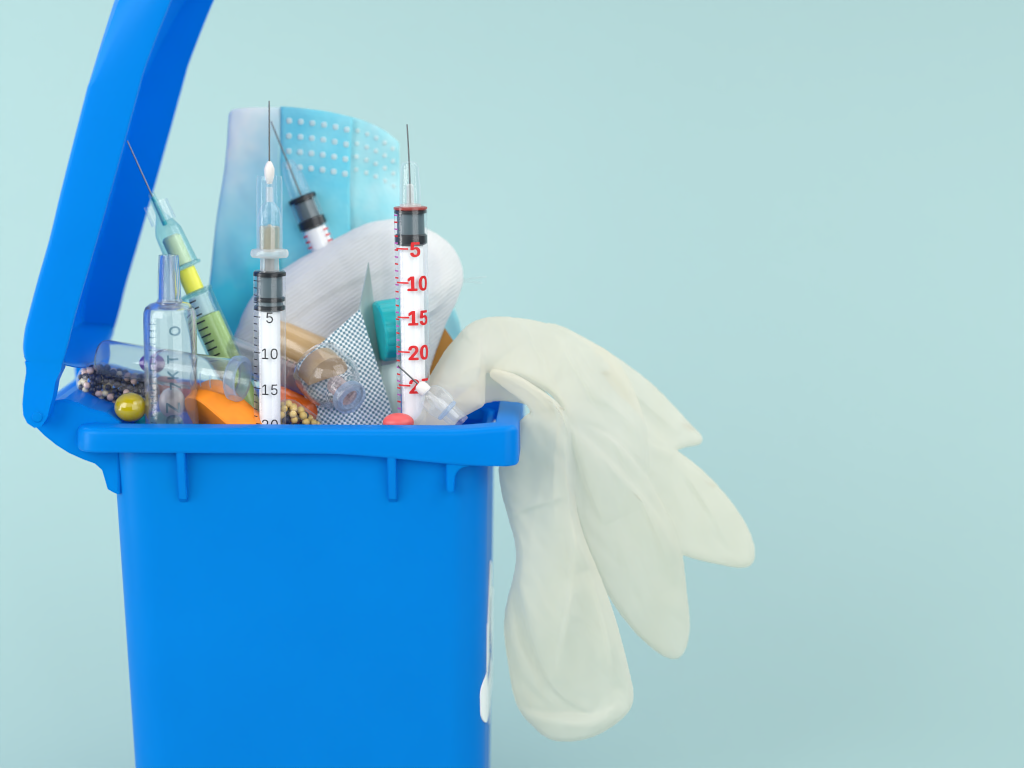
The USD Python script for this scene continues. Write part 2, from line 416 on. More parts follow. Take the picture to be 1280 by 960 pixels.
def surface_net(f, origin, step):
    s = f < 0
    nx, ny, nz = f.shape
    cells = np.zeros((nx - 1, ny - 1, nz - 1), np.int8)
    for i, j, k in np.ndindex(2, 2, 2):
        cells += s[i:nx - 1 + i, j:ny - 1 + j, k:nz - 1 + k]
    ci = np.argwhere((cells > 0) & (cells < 8))
    idx = np.full(cells.shape, -1, np.int64); idx[tuple(ci.T)] = np.arange(len(ci))
    acc, cnt = np.zeros((len(ci), 3)), np.zeros(len(ci))
    corners = list(np.ndindex(2, 2, 2))
    for a in corners:
        for ax in range(3):
            if a[ax] == 0:
                b = list(a); b[ax] = 1
                fa, fb = f[tuple((ci + a).T)], f[tuple((ci + b).T)]
                ok = (fa < 0) != (fb < 0)
                t = np.where(ok, fa / np.where(ok, fa - fb, 1), 0)
                p = np.tile(np.array(a, float), (len(ci), 1)); p[:, ax] = t
                acc[ok] += p[ok]; cnt[ok] += 1
    V = (ci + acc / np.maximum(cnt, 1)[:, None]) * step + origin
    F = []
    for ax in range(3):
        lo, hi = [slice(None)] * 3, [slice(None)] * 3
        lo[ax], hi[ax] = slice(0, -1), slice(1, None)
        e = np.argwhere(s[tuple(lo)] != s[tuple(hi)])
        u, w = (ax + 1) % 3, (ax + 2) % 3
        e = e[(e[:, u] > 0) & (e[:, w] > 0) & (e[:, u] < f.shape[u] - 1) & (e[:, w] < f.shape[w] - 1)]
        du, dw = np.eye(3, dtype=int)[u], np.eye(3, dtype=int)[w]
        q = [idx[tuple((e - a).T)] for a in (du * 0, du, du + dw, dw)]
        flip = s[tuple(e.T)]
        Q = np.stack(q, 1); Q = np.where(flip[:, None], Q, Q[:, ::-1])
        F += [Q[:, [0, 1, 2]], Q[:, [0, 2, 3]]]
    m = trimesh.Trimesh(V, np.vstack(F), process=False)
    trimesh.repair.fix_inversion(m)
    return m


def soft_body(lobes, creases, step=2.2, blend=5.0, wrinkle=1.0, seed=3, taubin=6, smooth_line=True, fine=0.0, folds=(), fold_gain=1.35, soft=0.9):
    """lobes: (outline in picture spots, [(px, py, depth), ...], thickness, edge width); creases: (spots, depth, half-width, height), height < 0 is a valley."""
    built = []
    for outline, ctrl, T, R, *straight in lobes:
        c = np.array(ctrl, float)
        fit = RBFInterpolator(c[:, :2] / 100, c[:, 2], kernel='linear' if len(c) > 3 else 'linear', degree=1 if len(c) > 2 else 0)
        o = np.array(outline, float)
        if smooth_line and not straight: o = rounded(o)
        ring = np.array([at(p[0], p[1], y) for p, y in zip(o, fit(o / 100))])
        cw = np.array([at(*q) for q in c])
        built.append((ring, cw, T, R))
    allp = np.vstack([b[0] for b in built]); tm = max(b[2] for b in built)
    lo, hi = allp.min(0) - tm - 8, allp.max(0) + tm + 8
    gx, gy, gz = (np.arange(lo[k], hi[k], step) for k in range(3))
    XX, ZZ = np.meshgrid(gx, gz, indexing='ij')
    total = None
    cre = np.zeros_like(XX)
    for spots, y, w, h in creases:
        line = np.array([at(px, py, y)[[0, 2]] for px, py in spots])
        line = curve(line, 14)
        d = np.full(XX.shape, 1e9); along = np.zeros(XX.shape); n_ = len(line) - 1
        for q, (a, b) in enumerate(zip(line[:-1], line[1:])):
            ab = b - a; t = np.clip(((XX - a[0]) * ab[0] + (ZZ - a[1]) * ab[1]) / (ab @ ab), 0, 1)
            dd = np.hypot(XX - a[0] - t * ab[0], ZZ - a[1] - t * ab[1])
            along = np.where(dd < d, (q + t) / n_, along); d = np.minimum(d, dd)
        cre += h * np.exp(-(d / w) ** 2) * np.clip(np.sin(np.pi * np.clip(along, 0.0, 1.0)), 0, 1) ** 0.9
    P = np.stack([XX / 38, np.full_like(XX, 0.3), ZZ / 52], -1)
    cre += wrinkle * 7 * (meshkit.fbm(P, 3, seed) - 0.5)
    if fine:
        a_ = XX * 0.8 - ZZ * 0.6; b_ = XX * 0.6 + ZZ * 0.8       # wrinkles run from the cuff to the finger tips
        w_ = meshkit.fbm(np.stack([a_ * 0 + 3.1, (XX * 0.75 + ZZ * 0.45) / 13 + 2.5 * meshkit.noise(np.stack([XX / 70, XX * 0 + 1.7, ZZ / 70], -1), 5), (ZZ * 0.75 - XX * 0.45) / 75], -1), 2, seed + 4)
        cre += fine * (np.abs(w_ - 0.5) * -9 + 1)
    cre = ndimage.gaussian_filter(cre, 1.4 * 2.0 / step)
    for spots, y, reach, h in folds:                       # one layer lying over the next: a crisp edge, raised on the left of the line
        line = curve(np.array([at(px, py, y)[[0, 2]] for px, py in spots]), 24)
        d = np.full(XX.shape, 1e9); along = np.zeros(XX.shape); sd = np.zeros(XX.shape); n_ = len(line) - 1
        for q, (a, b) in enumerate(zip(line[:-1], line[1:])):
            ab = b - a; t = np.clip(((XX - a[0]) * ab[0] + (ZZ - a[1]) * ab[1]) / (ab @ ab), 0, 1)
            dd = np.hypot(XX - a[0] - t * ab[0], ZZ - a[1] - t * ab[1]); near = dd < d
            along = np.where(near, (q + t) / n_, along); d = np.where(near, dd, d)
            sd = np.where(near, np.sign(ab[0] * (ZZ - a[1]) - ab[1] * (XX - a[0])), sd)
        prof_ = np.where(sd > 0, np.exp(-d / reach) * (1 - 0.45 * np.exp(-d / 3.0)), 0.55 * np.exp(-d / 2.2))
        cre += fold_gain * h * prof_ * np.clip(np.sin(np.pi * np.clip(along, 0, 1)), 0, 1) ** 0.7
    cre = ndimage.gaussian_filter(cre, 0.45)
    for ring, cw, T, R in built:
        ss = 3
        im = Image.new('L', (len(gx) * ss, len(gz) * ss))
        # rounded outline
        poly = Polygon(ring[:, [0, 2]]).buffer(0)
        poly = poly.buffer(7).buffer(-14).buffer(7)
        for g in getattr(poly, 'geoms', [poly]):
            pts = [((x - lo[0]) / step * ss + ss / 2, (z - lo[2]) / step * ss + ss / 2) for x, z in g.exterior.coords]
            ImageDraw.Draw(im).polygon(pts, fill=255)
        on = np.asarray(im).T > 127
        d = (ndimage.distance_transform_edt(on) - ndimage.distance_transform_edt(~on)) * step / ss
        d = d.reshape(len(gx), ss, len(gz), ss).mean((1, 3))
        k = len(cw)
        yc = RBFInterpolator(cw[:, [0, 2]] / 100, cw[:, 1], kernel='linear', degree=1 if k > 2 else 0)(np.stack([XX.ravel(), ZZ.ravel()], 1) / 100).reshape(XX.shape)
        tt = np.clip(d / R, 0, 1)
        h = T * np.sqrt(np.clip(1 - (1 - tt) ** 2, 0, 1))
        fade = smoothstep(d, 0, R * 0.5)
        front = yc - np.maximum(h + cre * fade, np.minimum(h, 2.5))              # towards the viewer is -y
        back = yc + h * 0.8
        Y = gy[None, :, None]
        f = np.maximum(front[:, None, :] - Y, Y - back[:, None, :])
        f = np.maximum(f, -np.minimum(d, 30.0)[:, None, :])
        if total is None: total = f
        else:
            hh = np.clip(0.5 + 0.5 * (total - f) / blend, 0, 1)
            total = total * (1 - hh) + f * hh - blend * hh * (1 - hh)
    total = ndimage.gaussian_filter(total, soft)
    m = surface_net(total, np.array([gx[0], gy[0], gz[0]]), step)
    parts = m.split(only_watertight=False)
    if len(parts) > 1: m = max(parts, key=lambda q: len(q.faces))
    trimesh.smoothing.filter_taubin(m, iterations=taubin)
    return m


# ------------------------------------------------------------------ the setting: a seamless paper backdrop
FLOOR = -640.0
prof = [(-1500, FLOOR)] + [(y, FLOOR) for y in (-800, 0, 250)]
prof += [(250 + 1350 * math.sin(a), FLOOR + 1350 * (1 - math.cos(a))) for a in np.linspace(0.06, math.pi / 2, 28)]
prof += [(1600, FLOOR + 1350 + k) for k in (300, 900, 1700, 2600)]
xs = np.linspace(-2600, 2600, 14)
bd = loft([np.array([(x, y, z) for x in xs]) for y, z in prof], closed=False)
t = Thing('backdrop', 'seamless pale teal paper sweep behind the blue bin', None, kind='structure')
t.data['category'] = 'backdrop'
t.add('paper', bd, 'backdrop_paper', True); t.build(single=True)

# ------------------------------------------------------------------ the wheelie bin
bin_ = Thing('wheelie_bin', 'bright blue plastic wheelie bin with its lid flung open, filled with medical waste', 'bin')
W = 345.0
rx0, rx1 = atb(90, 548, 0)[0], atb(648, 548, 0)[0]
zt, zb = atb(400, 537, 0)[2], atb(300, 567, 0)[2]
rk0, rk1 = atb(400, 560, 0)[0], atb(622, 560, 0)[0]
tk0, tk1 = atb(560, 530, 0)[0], atb(640, 530, 0)[0]


def top_at(x): return zt + 5 * smoothstep(x, tk0, tk1)
def low_at(x): return zb - 15 * smoothstep(x, rk0, rk1)


def ring(x0, x1, y0, y1, radii, zf):
    p = rrect(x0, x1, y0, y1, radii)
    z = zf(p[:, 0]) if callable(zf) else np.full(len(p), zf)
    return np.column_stack([p, z])


def rim_ring(ins, zf):
    rr = [max(r - ins, 4) for r in (34, 20, 20, 34)]
    return ring(rx0 + ins, rx1 - ins, ins, W - ins, rr, zf)


bx0t, bx1t = atb(135, 600, 18)[0], atb(608, 600, 18)[0]
bx0b, bx1b = atb(160, 960, 40)[0], atb(605, 960, 40)[0]
z600, z960 = atb(300, 600, 18)[2], atb(300, 960, 40)[2]


def body_box(z, ins=0.0):
    k = (z - z600) / (z960 - z600)
    x0, x1, y0 = bx0t + (bx0b - bx0t) * k + ins, bx1t + (bx1b - bx1t) * k - ins, 18 + 22 * k + ins
    return x0, x1, y0, W - y0


def body_ring(z, ins=0.0):
    x0, x1, y0, y1 = body_box(z, ins)
    return ring(x0, x1, y0, y1, [max(r - ins, 4) for r in (52, 44, 44, 52)], z)


zmid = zb + 6
body_rings = [body_ring(z) for z in np.linspace(FLOOR + 2, zmid, 14)]
body = loft(body_rings, True, False)
inner = loft([body_ring(z, 7) for z in np.linspace(zmid, FLOOR + 30, 6)], False, True)
lip = loft([body_rings[-1], body_ring(zmid, 7)])
bin_.add('body', fix(cat([body, lip, inner])), 'blue_plastic', 40)
INS = 30.0
rim_rings = [rim_ring(12, lambda x: low_at(x) + 1), rim_ring(2.2, low_at), rim_ring(0, lambda x: low_at(x) + 3)]
rim_rings += [rim_ring(0.8, lambda x: top_at(x) - 8), rim_ring(2.6, lambda x: top_at(x) - 4), rim_ring(5.5, lambda x: top_at(x) - 1.3), rim_ring(9, lambda x: top_at(x))]
rim_rings += [rim_ring(INS - 5, lambda x: top_at(x) + 2), rim_ring(INS - 1, lambda x: top_at(x) + 0.5), rim_ring(INS + 1, lambda x: top_at(x) - 5), rim_ring(INS + 4, lambda x: low_at(x) + 4)]
rim_rings += [rim_rings[0]]
bin_.add('rim', fix(loft(rim_rings)), 'blue_plastic', 40)


# fins under the rim
def fin(px, w, y_off=0.0):
    x = atb(px, 590, 8)[0]
    zl = atb(px, 629, 16)[2]; zu = low_at(np.array([x]))[0] + 3
    p = Polygon([(1.5, zu), (34, zu), (34, zl + 4), (20, zl), (14, zl + 6), (9, zl + 26), (4, zu - 16)])
    m = extrude(p, -w / 2, w / 2, 1.6)
    v = np.array(m.vertices)
    m.vertices = np.column_stack([x + v[:, 2], v[:, 0], v[:, 1]])
    return fix(m)


bin_.add('rib', fin(227, 11), 'blue_plastic', 30)
bin_.add('rib', fin(490, 11), 'blue_plastic', 30)
# the third has a curved web towards the corner
x_, zu = atb(563, 600, 8)[0], low_at(np.array([atb(575, 600, 8)[0]]))[0] + 3
arc = [(22 - 16 * math.sin(a), -22 + 17 * math.cos(a) - 1) for a in np.linspace(0, math.pi / 2, 8)]
p = Polygon([(-5, 0), (34, 0), (26, -4)] + [(x, z) for x, z in arc] + [(5, -38), (-1, -40), (-5, -36)])
m = extrude(p.buffer(0), 4, 30, 1.5); v = np.array(m.vertices)
m.vertices = np.column_stack([x_ + v[:, 0], v[:, 2], zu + v[:, 1]])
bin_.add('bracket', fix(m), 'blue_plastic', 30)

# the raised collar at the hinge side
cpx = [(150, 620), (141, 616), (134, 612), (130, 598), (127, 588), (118, 580), (104, 575), (86, 567), (70, 557), (55, 545), (42, 532), (38, 521), (42, 511), (52, 507), (62, 509), (68, 501), (80, 499), (96, 503), (112, 511), (132, 516), (150, 528)]
cp = np.array([atb(a, b, 34)[[0, 2]] for a, b in cpx])
poly = Polygon(cp).buffer(3).buffer(-6).buffer(3)
m = extrude(poly, 34, W - 30, 3.0); v = np.array(m.vertices)
m.vertices = np.column_stack([v[:, 0], v[:, 2], v[:, 1]])
bin_.add('handle_collar', fix(m), 'blue_plastic', 30)

# the lid: outer edge and free lip of its near skirt
Opx = [(31, 452), (27, 436), (29, 415), (33, 398), (46, 349), (60, 300), (72, 250), (84, 202), (96, 155), (107, 112), (109, 104), (122, 52), (135, 0), (141, -24), (152, -48), (170, -66)]
Ipx = [(77, 456), (80, 447), (86, 425), (92, 400), (107, 348), (122, 296), (136, 247), (149, 200), (164, 145), (176, 101), (178, 93), (195, 47), (214, 0), (224, -22), (232, -40), (238, -52)]
O = np.array([atb(a, b, 6)[[0, 2]] for a, b in Opx]); I = np.array([atb(a, b, 6)[[0, 2]] for a, b in Ipx])
from scipy.interpolate import PchipInterpolator
kk = np.unique(np.r_[np.linspace(0, 9, 28), np.linspace(9, len(O) - 1, 30)])
O, I = PchipInterpolator(np.arange(len(O)), O)(kk), PchipInterpolator(np.arange(len(I)), I)(kk)
N0, N1 = 6.0, W - 4
rings = []
for k, o, i in zip(kk, O, I):
    n = (i - o); L = np.linalg.norm(n); n /= L
    g = smoothstep(k, 9.4, 13.2)
    c, cn = 7 + 46 * g, 7 + 40 * g
    th = 6.0
    def pt(y, h): return (o[0] + n[0] * h, y, o[1] + n[1] * h)
    near = [pt(N0 + c, 0), pt(N0 + c * 0.35, cn * 0.28), pt(N0, cn), pt(N0, L - 2), pt(N0 + 1.2, L), pt(N0 + th - 1.2, L), pt(N0 + th, L - 2), pt(N0 + th, cn + 2), pt(N0 + c + 2, th)]
    far = [(a, N0 + N1 - b, z) for a, b, z in near]
    rings.append(np.array(near + far[::-1]))
lid = fix(loft(rings))
# end walls of the lid: at the tip and, bowed, at the hinge
walls = []
for k, bow in ((len(O) - 1, 0.0), (0, 26.0)):
    o, i = O[k], I[k]; d = O[k + 1 if k == 0 else k] - O[k if k == 0 else k - 1]; d = d / np.linalg.norm(d)
    rr = []
    for tt in np.linspace(0, 1, 25):
        y = N0 + 3 + (N1 - N0 - 6) * tt; s = -bow * math.sin(math.pi * tt) * d
        n = (i - o)
        q = [o + 0.02 * n, o + 0.5 * n + 0.5 * s, o + 0.97 * n + s, o + 1.0 * n + s + d * 1.5, o + 0.97 * n + s + d * 7, o + 0.5 * n + 0.5 * s + d * 7, o + 0.02 * n + d * 7]
        rr.append(np.array([(a, y, b) for a, b in q]))
    walls.append(fix(loft(rr, True, True)))
lid_all = cat([lid] + walls)
li = bin_.add('lid', lid_all, 'blue_plastic', 32)
# hinge arms
apx = [(32.5, 460), (32.5, 467), (30, 482), (28, 505), (29, 519), (34, 529), (43, 535), (52, 533), (59, 522), (62, 510), (66, 496), (69, 478), (76, 463), (77, 456), (31, 452)]
for ya in (6, W - 30):
    ap = np.array([atb(a, b, 6)[[0, 2]] for a, b in apx])
    m = extrude(Polygon(ap), ya, ya + 26); v = np.array(m.vertices)
    m.vertices = np.column_stack([v[:, 0], v[:, 2], v[:, 1]])
    bin_.add('hinge_arm', fix(m), 'blue_plastic', 30, parent=li)
    c = atb(47, 521, 8)
    pin = lathe([(7, -3), (7, 0), (6, 1.4), (0, 1.8)], 24)
    pin = place(pin, (c[0], ya if ya < 100 else ya + 26, c[2]), (0, -1 if ya < 100 else 1, 0), (0, 0, 1))
    bin_.add('hinge_pin', pin, 'blue_plastic', 30)


# recycling arrows on the front side, laid onto its curve
def body_x(y, z):
    x0, x1, y0, y1 = body_box(z); r = 44.0
    if y < y0 + r: dy = min(y0 + r - y, r); return x1 - r + math.sqrt(max(r * r - dy * dy, 0))
    if y > y1 - r: dy = min(y - (y1 - r), r); return x1 - r + math.sqrt(max(r * r - dy * dy, 0))
    return x1


cz = atb(600, 838, 60)[2]
RA = 131.0
tri = [np.array([RA * math.cos(a), RA * math.sin(a) * 0.9]) for a in np.radians((90, 210, 330))]
for k in range(3):
    a, b = tri[k], tri[(k + 1) % 3]
    d = (b - a) / np.linalg.norm(b - a); nrm = np.array([-d[1], d[0]])
    prev = (tri[(k + 2) % 3] - a); prev /= np.linalg.norm(prev)
    b2 = b - d * 108
    stem = LineString([a + prev * 34 + nrm * 0, a + d * 16 + prev * 8, a + d * 50, b2 + d * 4]).buffer(23, cap_style=1, join_style=1)
    head = Polygon([b2 + nrm * 50, b2 - nrm * 50, b2 + d * 66])
    shp = stem.union(head).buffer(0)
    shp = max(getattr(shp, 'geoms', [shp]), key=lambda g: g.area)
    m = trimesh.creation.extrude_polygon(shp, 1.4, engine='earcut')
    vv, ff = trimesh.remesh.subdivide_to_size(m.vertices, m.faces, 9, max_iter=14)
    P = np.array([(body_x(W / 2 + u, cz + w) + 0.2 + h, W / 2 + u, cz + w) for u, w, h in vv])
    bin_.add('recycling_arrow', fix(trimesh.Trimesh(P, ff, process=False)), 'white_paint', 30)
bin_.parts = [(p[0], trimesh.Trimesh(to_world(meshkit.arrays(p[1])[0]), meshkit.arrays(p[1])[1], process=False), *p[2:]) for p in bin_.parts]
bin_.build()

# ------------------------------------------------------------------ syringes
def axis_frame(p_top, p_low, y_top, y_low):
    a, b = at(*p_top, y_top), at(*p_low, y_low)
    return a, (a - b) / np.linalg.norm(a - b), np.linalg.norm(a - b)


def needle_mesh(z0, z1, r, bend=0.0):
    zz = np.linspace(z0, z1, 12); k = (zz - z0) / (z1 - z0)
    return tube(np.column_stack([bend * k ** 2, 0 * zz, zz]), r, 10, r * 0.8)


# -- the middle one, black print
y0 = 78.0; s = size(y0)
top, ax, L = axis_frame((337, 339), (337.5, 528), y0, y0 - 4)
R = 20.0 * s
t = Thing('syringe', 'upright insulin syringe with black numbers, tallest needle, in front of white gauze', 'syringe', 'syringes standing in the bin')
def put(m): return place(m, top, ax)
t.add('needle', put(needle_mesh(120 * s, 210 * s, 1.15)), 'needle_steel', True)
t.add('needle_collar', put(lathe([(3, 108 * s), (4.5 * s, 112 * s), (6.3 * s, 119 * s), (6.5 * s, 127 * s), (4 * s, 133 * s), (2, 136 * s)], 24)), 'hub_white', 40)
hub = t.add('needle_hub', put(shell([(16 * s, 22 * s), (16 * s, 112 * s), (15 * s, 118 * s)])), 'clear_thin', 40)
t.add('hub_bore', put(lathe([(4 * s, 86 * s), (4 * s, 104 * s)], 20)), 'clear_milky', 40, parent=hub)
t.add('hub_shoulder', put(shell([(14.5 * s, 24 * s), (14.5 * s, 68 * s), (12 * s, 78 * s), (5.5 * s, 86 * s), (4.5 * s, 112 * s)])), 'clear_plastic', 40, parent=hub)
t.add('hub_core', put(lathe([(7 * s, 24 * s), (7 * s, 50 * s), (4 * s, 54 * s), (2 * s, 58 * s)], 24)), 'hub_core', 40, parent=hub)
fl = [(15 * s, 17 * s), (22 * s, 17.5 * s), (23.5 * s, 20 * s), (23.5 * s, 24 * s), (22 * s, 27 * s), (15 * s, 28 * s)]
t.add('hub_flange', put(lathe(fl, 40)), 'clear_milky', 40, parent=hub)
t.add('hub_liner', put(lathe([(12.5 * s, 28 * s), (12.5 * s, 55 * s), (11 * s, 56 * s)], 32)), 'clear_cream', 40, parent=hub)
t.add('nozzle', put(lathe([(12 * s, 1), (11.5 * s, 17 * s)], 32)), 'clear_milky', 40)
t.add('nozzle_core', put(lathe([(6 * s, 1), (6 * s, 16.5 * s)], 24)), 'rubber_grey', 40)
bl = t.add('barrel', put(shell([(11.5 * s, 1.5), (18.5 * s, 1.2), (R, -2.5), (R, -330)])), 'clear_barrel', 40)
t.add('barrel_ring', put(lathe([(R * .93, -6), (R + .3, -5.5), (R + .3, -1.5), (R * .93, 0.2)], 48)), 'rubber_black', 40, parent=bl)
sl = t.add('stopper', put(lathe([(R * .86, -50), (R * .9, -48), (R * .86, -46.5), (R * .8, -38), (R * .8, -7), (R * .7, -5.5)], 48)), 'rubber_grey', 40)
for zz, hh in ((-35.5, 5.5), (-46.5, 6)):
    t.add('seal_ring', put(lathe([(R * .9, zz - hh / 2), (R * .975, zz - hh / 2 + 1), (R * .975, zz + hh / 2 - 1), (R * .9, zz + hh / 2)], 48)), 'rubber_black', 40, parent=sl)
t.add('plunger_rod', put(lathe([(R * .66, -330), (R * .66, -51), (R * .6, -50)], 40)), 'rod_white', 40)
for q, (txt, py) in enumerate((('5', 395), ('10', 440), ('15', 485), ('20', 529))):
    z = -(py - 339) * s / math.cos(0) * 1.0
    m = on_cylinder(letters(txt, 13.0 * s), R + .15, 0.10); m.apply_translation([0, 0, z])
    t.add('number', put(m), 'ink_black', 30)
mt = []
for k in range(0, 46):
    z = -(350 - 339) * s - k * 4.9 * s * 1.82
    if z < -230: break
    big = abs((-(395 - 339) * s - z) % (45 * s)) < 2 or abs((-(395 - 339) * s - z) % (45 * s) - 45 * s) < 2
    m = on_cylinder(bar(-6.5 * s, 6.5 * s if big else 1.5 * s, 0, 1.25), R + .15, -0.85); m.apply_translation([0, 0, z])
    t.add('tick', put(m), 'ink_black', 30)
t.build()

# -- the right one, red print, leaning a little
y0 = 112.0; s = size(y0)
top, ax, L = axis_frame((513, 259), (517.5, 520), y0, y0 - 6)
R = 20.6 * s
t = Thing('syringe', 'upright syringe with big red numbers rising in front of the mask\'s right edge', 'syringe', 'syringes standing in the bin')
t.add('needle', put(needle_mesh(3, 102 * s, 1.15, -2.5)), 'needle_steel', True)
hub = t.add('needle_hub', put(shell([(13.2 * s, 1), (12.8 * s, 28 * s), (12.4 * s, 28.5 * s), (11 * s, 50 * s), (8.5 * s, 55 * s), (4 * s, 56.5 * s)])), 'clear_thin', 40)
t.add('hub_base', put(lathe([(13.6 * s, -1), (13.6 * s, 2), (12.9 * s, 4), (3 * s, 5)], 32)), 'clear_milky', 40, parent=hub)
t.add('hub_bore', put(shell([(4.5 * s, 4), (4.5 * s, 27 * s), (2 * s, 29 * s)], 24)), 'clear_milky', 40, parent=hub)
bl = t.add('barrel', put(shell([(13 * s, 0.5), (19 * s, 0), (R, -3), (R, -420)])), 'clear_barrel', 40)
t.add('red_rim', put(lathe([(R * .93, -3), (R + .3, -2.5), (R + .3, 0.2), (R * .9, 1)], 48)), 'clear_red', 40, parent=bl)
t.add('barrel_ring', put(lathe([(R * .9, -8), (R * .98, -7.5), (R * .98, -4), (R * .9, -3.2)], 48)), 'rubber_black', 40, parent=bl)
sl = t.add('stopper', put(lathe([(R * .82, -46), (R * .84, -44), (R * .82, -8), (R * .7, -6)], 48)), 'rubber_grey', 40)
t.add('seal_ring', put(lathe([(R * .86, -48), (R * .975, -46), (R * .975, -36), (R * .88, -34)], 48)), 'rubber_black', 40, parent=sl)
t.add('plunger_rod', put(lathe([(R * .72, -420), (R * .72, -49), (R * .66, -48)], 40)), 'rod_white', 40)
for txt, py in (('5', 310), ('10', 352), ('15', 395), ('20', 438), ('25', 480)):
    z = -(py - 259) * s
    m = on_cylinder(cat([letters(txt, 17.0 * s, True), letters(txt, 17.0 * s, True, 0.38).apply_translation([0.55, 0.1, 0]), letters(txt, 17.0 * s, True, 0.41).apply_translation([-0.55, -0.1, 0])]), R + .2, 0.30 if len(txt) == 1 else 0.46); m.apply_translation([0, 0, z])
    t.add('number', put(m), 'ink_red', 30)
    m = on_cylinder(bar(-8 * s, 10 * s, 0, 2.2), R + .2, -0.62); m.apply_translation([0, 0, z + 1])
    t.add('long_tick', put(m), 'ink_red', 30)
for k in range(32):
    z = -(268 - 259) * s - k * 8.6 * s
    m = on_cylinder(bar(-5 * s, 3.5 * s, 0, 2.0), R + .2, -1.02); m.apply_translation([0, 0, z])
    t.add('tick', put(m), 'ink_red' if k % 2 else 'ink_violet', 30)
t.build()

# -- the one behind the gauze
y0 = 325.0; s = size(y0)
top, ax, L = axis_frame((377, 246), (420, 352), y0, y0 - 10)
R = 17.5 * s
t = Thing('syringe', 'blurred tilted syringe with black stopper between the mask and the gauze', 'syringe', 'syringes standing in the bin')
t.add('needle', put(needle_mesh(2, 100 * s, 1.3)), 'needle_steel', True)
hub = t.add('needle_hub', put(shell([(13.5 * s, 0), (12 * s, 28 * s), (7.5 * s, 46 * s), (4.5 * s, 48 * s)])), 'clear_plastic', 40)
bl = t.add('barrel', put(shell([(12 * s, 0.5), (16.5 * s, 0), (R, -3), (R, -230)])), 'clear_barrel', 40)
t.add('barrel_ring', put(lathe([(R * .9, -6), (R + .3, -5.5), (R + .3, -0.5), (R * .9, 1)], 40)), 'rubber_black', 40, parent=bl)
sl = t.add('stopper', put(lathe([(R * .72, -42), (R * .72, -8), (R * .6, -6)], 40)), 'rubber_grey', 40)
t.add('seal_ring', put(lathe([(R * .8, -45), (R * 1.01, -43), (R * 1.01, -33), (R * .8, -31)], 40)), 'rubber_black', 40, parent=sl)
t.add('plunger_rod', put(lathe([(R * .8, -230), (R * .8, -46)], 32)), 'rod_white', 40)
for k in range(6):
    m = on_cylinder(bar(-5, 4, 0, 2.2), R + .2, -0.8 if k % 2 else 0.95); m.apply_translation([0, 0, -52 - (k // 2) * 8])
    t.add('tick', put(m), 'ink_red', 30)
t.build()

# -- the one leaning over to the lid
y0 = 205.0; s = size(y0)
top, ax, L = axis_frame((245, 366), (274, 430), y0, y0 - 10)
R = 20 * s
t = Thing('syringe', 'leaning teal-tinted syringe with yellow contents, its needle before the open lid', 'syringe', 'syringes standing in the bin')
t.add('needle', put(needle_mesh(128 * s, 206 * s, 1.15)), 'needle_steel', True)
hub = t.add('needle_hub', put(shell([(19 * s, 36 * s), (17 * s, 84 * s), (13.5 * s, 92 * s), (5.5 * s, 108 * s), (4.2 * s, 134 * s), (2, 136 * s)])), 'clear_teal', 40)
t.add('hub_guard', put(shell([(16 * s, 96 * s), (15.5 * s, 122 * s)])), 'clear_thin', 40, parent=hub)
t.add('hub_bore', put(lathe([(3 * s, 92 * s), (2.4 * s, 130 * s)], 20)), 'cap_teal', 40, parent=hub)
t.add('hub_liquid', put(lathe([(12 * s, 38 * s), (12 * s, 74 * s), (9 * s, 77 * s)], 32)), 'liquid_olive', 40, parent=hub)
t.add('hub_flange', put(lathe([(17 * s, 33 * s), (21.5 * s, 33.5 * s), (21.5 * s, 36.5 * s), (17 * s, 38 * s)], 40)), 'clear_teal', 40, parent=hub)
t.add('nozzle', put(lathe([(12 * s, 2), (12 * s, 32 * s)], 32)), 'liquid_yellow', 40)
bl = t.add('barrel', put(shell([(13 * s, 1), (R, -1), (R, -210)])), 'clear_teal', 40)
t.add('barrel_ring', put(lathe([(R * .9, -3), (R + 1.2, -2.5), (R + 1.2, 1.5), (R * .85, 2.5)], 40)), 'clear_teal', 40, parent=bl)
t.add('stopper', put(lathe([(R * .6, -32), (R * .6, -5)], 32)), 'rod_white', 40)
t.add('liquid', put(lathe([(R * .86, -205), (R * .86, -34), (R * .8, -33)], 40)), 'liquid_green', 40)
t.add('liquid_light', put(lathe([(R * .5, -205), (R * .5, -32.5)], 40)), 'liquid_yellow', 40)
for k in range(9):
    m = on_cylinder(bar(-9, 7, 0, 2.0), R + .2, -0.35); m.apply_translation([0, 0, -10 - k * 9.5])
    t.add('tick', put(m), 'ink_black', 30)
t.build()

# ------------------------------------------------------------------ clear ampoule standing at the front left
y0 = 74.0; s = size(y0)
top, ax, L = axis_frame((212, 381), (215, 528), y0, y0 - 3)
R = 33.0 * s
t = Thing('plastic_ampoule', 'clear upright plastic ampoule with snapped neck and raised lettering, beside the yellow pill', 'ampoule')
t.add('body', put(hollow([(12 * s, 62 * s), (13.6 * s, 40 * s), (14.5 * s, 8), (16 * s, 4), (24 * s, 2), (30 * s, -3), (R * .98, -9), (R, -18), (R, -60), (R * 1.01, -150 * s), (R * .98, -230 * s)], 4.0, 96)), 'glass_plastic', 30)
t.add('neck_plug', put(lathe([(7 * s, 6), (7.5 * s, 40 * s), (7.5 * s, 61 * s)], 40)), 'clear_blue', 40)
t.add('neck_seam', put(lathe([(15.2 * s, 3), (16.5 * s, 5), (15 * s, 7)], 40)), 'clear_plastic', 40)
k = 0
for z in np.arange(-22, -150, -8.4):
    m = on_cylinder(bar(-3.5, 3.5 + 2 * (k % 3 == 0), 0, 1.5, 0.8), R, -0.62); m.apply_translation([0, 0, z])
    t.add('scale_mark', put(m), 'relief_clear', 30); k += 1
